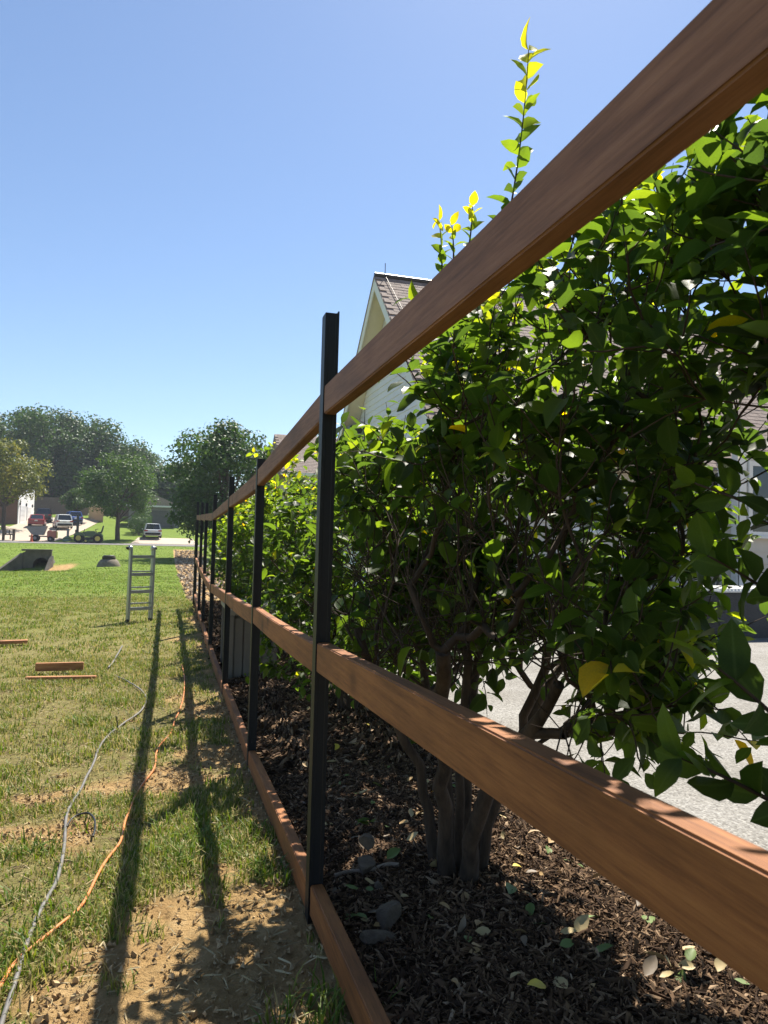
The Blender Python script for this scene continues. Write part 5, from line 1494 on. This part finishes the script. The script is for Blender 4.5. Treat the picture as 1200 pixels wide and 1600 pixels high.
# headwall panel with a round opening, built from a fan of quads
R_, hw_, t_ = .42, .75, .22; zc = P(57, 883, 39.5).z
ox = .24
N_ = 32; mb = MB(); ins = []; outs = []
for k in range(N_):
    a = 2 * math.pi * k / N_; ca_, sa_ = math.cos(a), math.sin(a)
    ins.append((cx + ox + R_ * ca_, zc + R_ * sa_))
    sx = ((hw_ - ox) if ca_ > 0 else (hw_ + ox)) / max(abs(ca_), 1e-6); sz = ((zt - zc) if sa_ > 0 else (zc - zbm)) / max(abs(sa_), 1e-6); s_ = min(sx, sz)
    outs.append((cx + ox + s_ * ca_, zc + s_ * sa_))
vs = [(x, cy, z) for x, z in ins] + [(x, cy, z) for x, z in outs] + [(x, cy + t_, z) for x, z in ins] + [(x, cy + t_, z) for x, z in outs]
fs = []
for k in range(N_):
    k2 = (k + 1) % N_
    fs += [(k, k2, N_ + k2, N_ + k), (2 * N_ + k, 3 * N_ + k, 3 * N_ + k2, 2 * N_ + k2), (k, 2 * N_ + k, 2 * N_ + k2, k2), (N_ + k, N_ + k2, 3 * N_ + k2, 3 * N_ + k)]
mb.add(vs, fs).build('headwall', M_CONCD, cv_, world=True)
MB().box((cx, cy + .08, zt + .05), (hw_ * 2 + .06, .36, .10)).build('cap', M_CONCD, cv_, world=True, bevel=.02)
mb = MB(); prof = [(R_ + .07, -.05), (R_ + .07, .9), (R_, .9), (R_, -.05)]
vs = [(cx + ox + r_ * math.cos(2 * math.pi * k / 28), cy + .12 + h_, zc + r_ * math.sin(2 * math.pi * k / 28)) for r_, h_ in [(R_ - .002, -.16), (R_ + .06, -.16), (R_ + .06, 1.6), (R_ - .002, 1.6)] for k in range(28)]
mb.add(vs, [(i * 28 + k, i * 28 + (k + 1) % 28, ((i + 1) % 4) * 28 + (k + 1) % 28, ((i + 1) % 4) * 28 + k) for i in range(4) for k in range(28)]).build('pipe', M_CONCD, cv_, world=True)
MB().cyl((cx + ox, cy + 1.7, zc), (cx + ox, cy + 1.75, zc), R_ + .02, n=24).build('pipe_back', M_DARK, cv_, world=True)
def wing(p0, p1, h0, h1, name='wing_wall'):
    d = Vector((p1[0] - p0[0], p1[1] - p0[1], 0)).normalized(); nn = Vector((-d.y, d.x, 0)) * .1
    A, B = Vector((p0[0], p0[1], zbm)), Vector((p1[0], p1[1], zbm)); vs = []
    for q, h in ((A, h0), (B, h1)):
        vs += [q - nn, q + nn, q + nn + Vector((0, 0, h)), q - nn + Vector((0, 0, h))]
    MB().add(vs, [(0, 1, 2, 3), (7, 6, 5, 4), (0, 4, 5, 1), (1, 5, 6, 2), (2, 6, 7, 3), (3, 7, 4, 0)]).build(name, M_CONCD, cv_, world=True)
wing((cx - hw_ - .02, cy - .02), (cx - hw_ - 1.0, cy - 1.1), zt - zbm - .12, .62)
wing((cx + hw_ + .02, cy - .02), (cx + hw_ - .12, cy - 1.0), zt - zbm - .25, .55)
def riser(u, v, d, label, seed):
    p = P(u, v, d); z = gz(p.x, p.y)
    root = thing('drain_riser', label, 'drain', (p.x, p.y, z), 0, 'concrete drain risers in the lawn')
    MB().lathe((0, 0, -.25), [(.62, 0), (.60, .30), (.50, .52), (.40, .62), (.38, .63)], 28).build('cone_section', M_CONL, root)
    MB().lathe((0, 0, .37), [(.33, 0), (.34, .02), (.34, .16), (.31, .18)], 24).build('frame_ring', M_DARKC, root)
    MB().lathe((0, 0, .56), [(.29, 0), (.29, .025), (.26, .035)], 24).build('cover', M_DARK, root)
M_CONL = mat('pale_old_concrete', (.22, .19, .15), (.13, .11, .085), 4, .95, .4, 30)
M_DARKC = mat('dark_old_concrete', (.05, .042, .035), None, 6, .95)
riser(15, 897, 36, 'concrete drain riser with dark cover in front of the culvert', 1)
riser(170, 878, 38, 'lone concrete drain riser with dark cover in the middle of the lawn', 2)

# ------------------------------------------------------------------ the air between here and the wood
mb = MB(); mb.box((0, 60, 18.5), (300, 330, 49))
hz = link('haze', mb.mesh('haze', []), None, 'stuff')
m = bpy.data.materials.new('haze'); m.use_nodes = True
m.node_tree.nodes.remove(m.node_tree.nodes['Principled BSDF'])
pv = m.node_tree.nodes.new('ShaderNodeVolumePrincipled')
pv.inputs['Color'].default_value = (.80, .88, 1, 1); pv.inputs['Density'].default_value = .00045
m.node_tree.links.new(pv.outputs[0], m.node_tree.nodes['Material Output'].inputs['Volume'])
hz.data.materials.append(m)
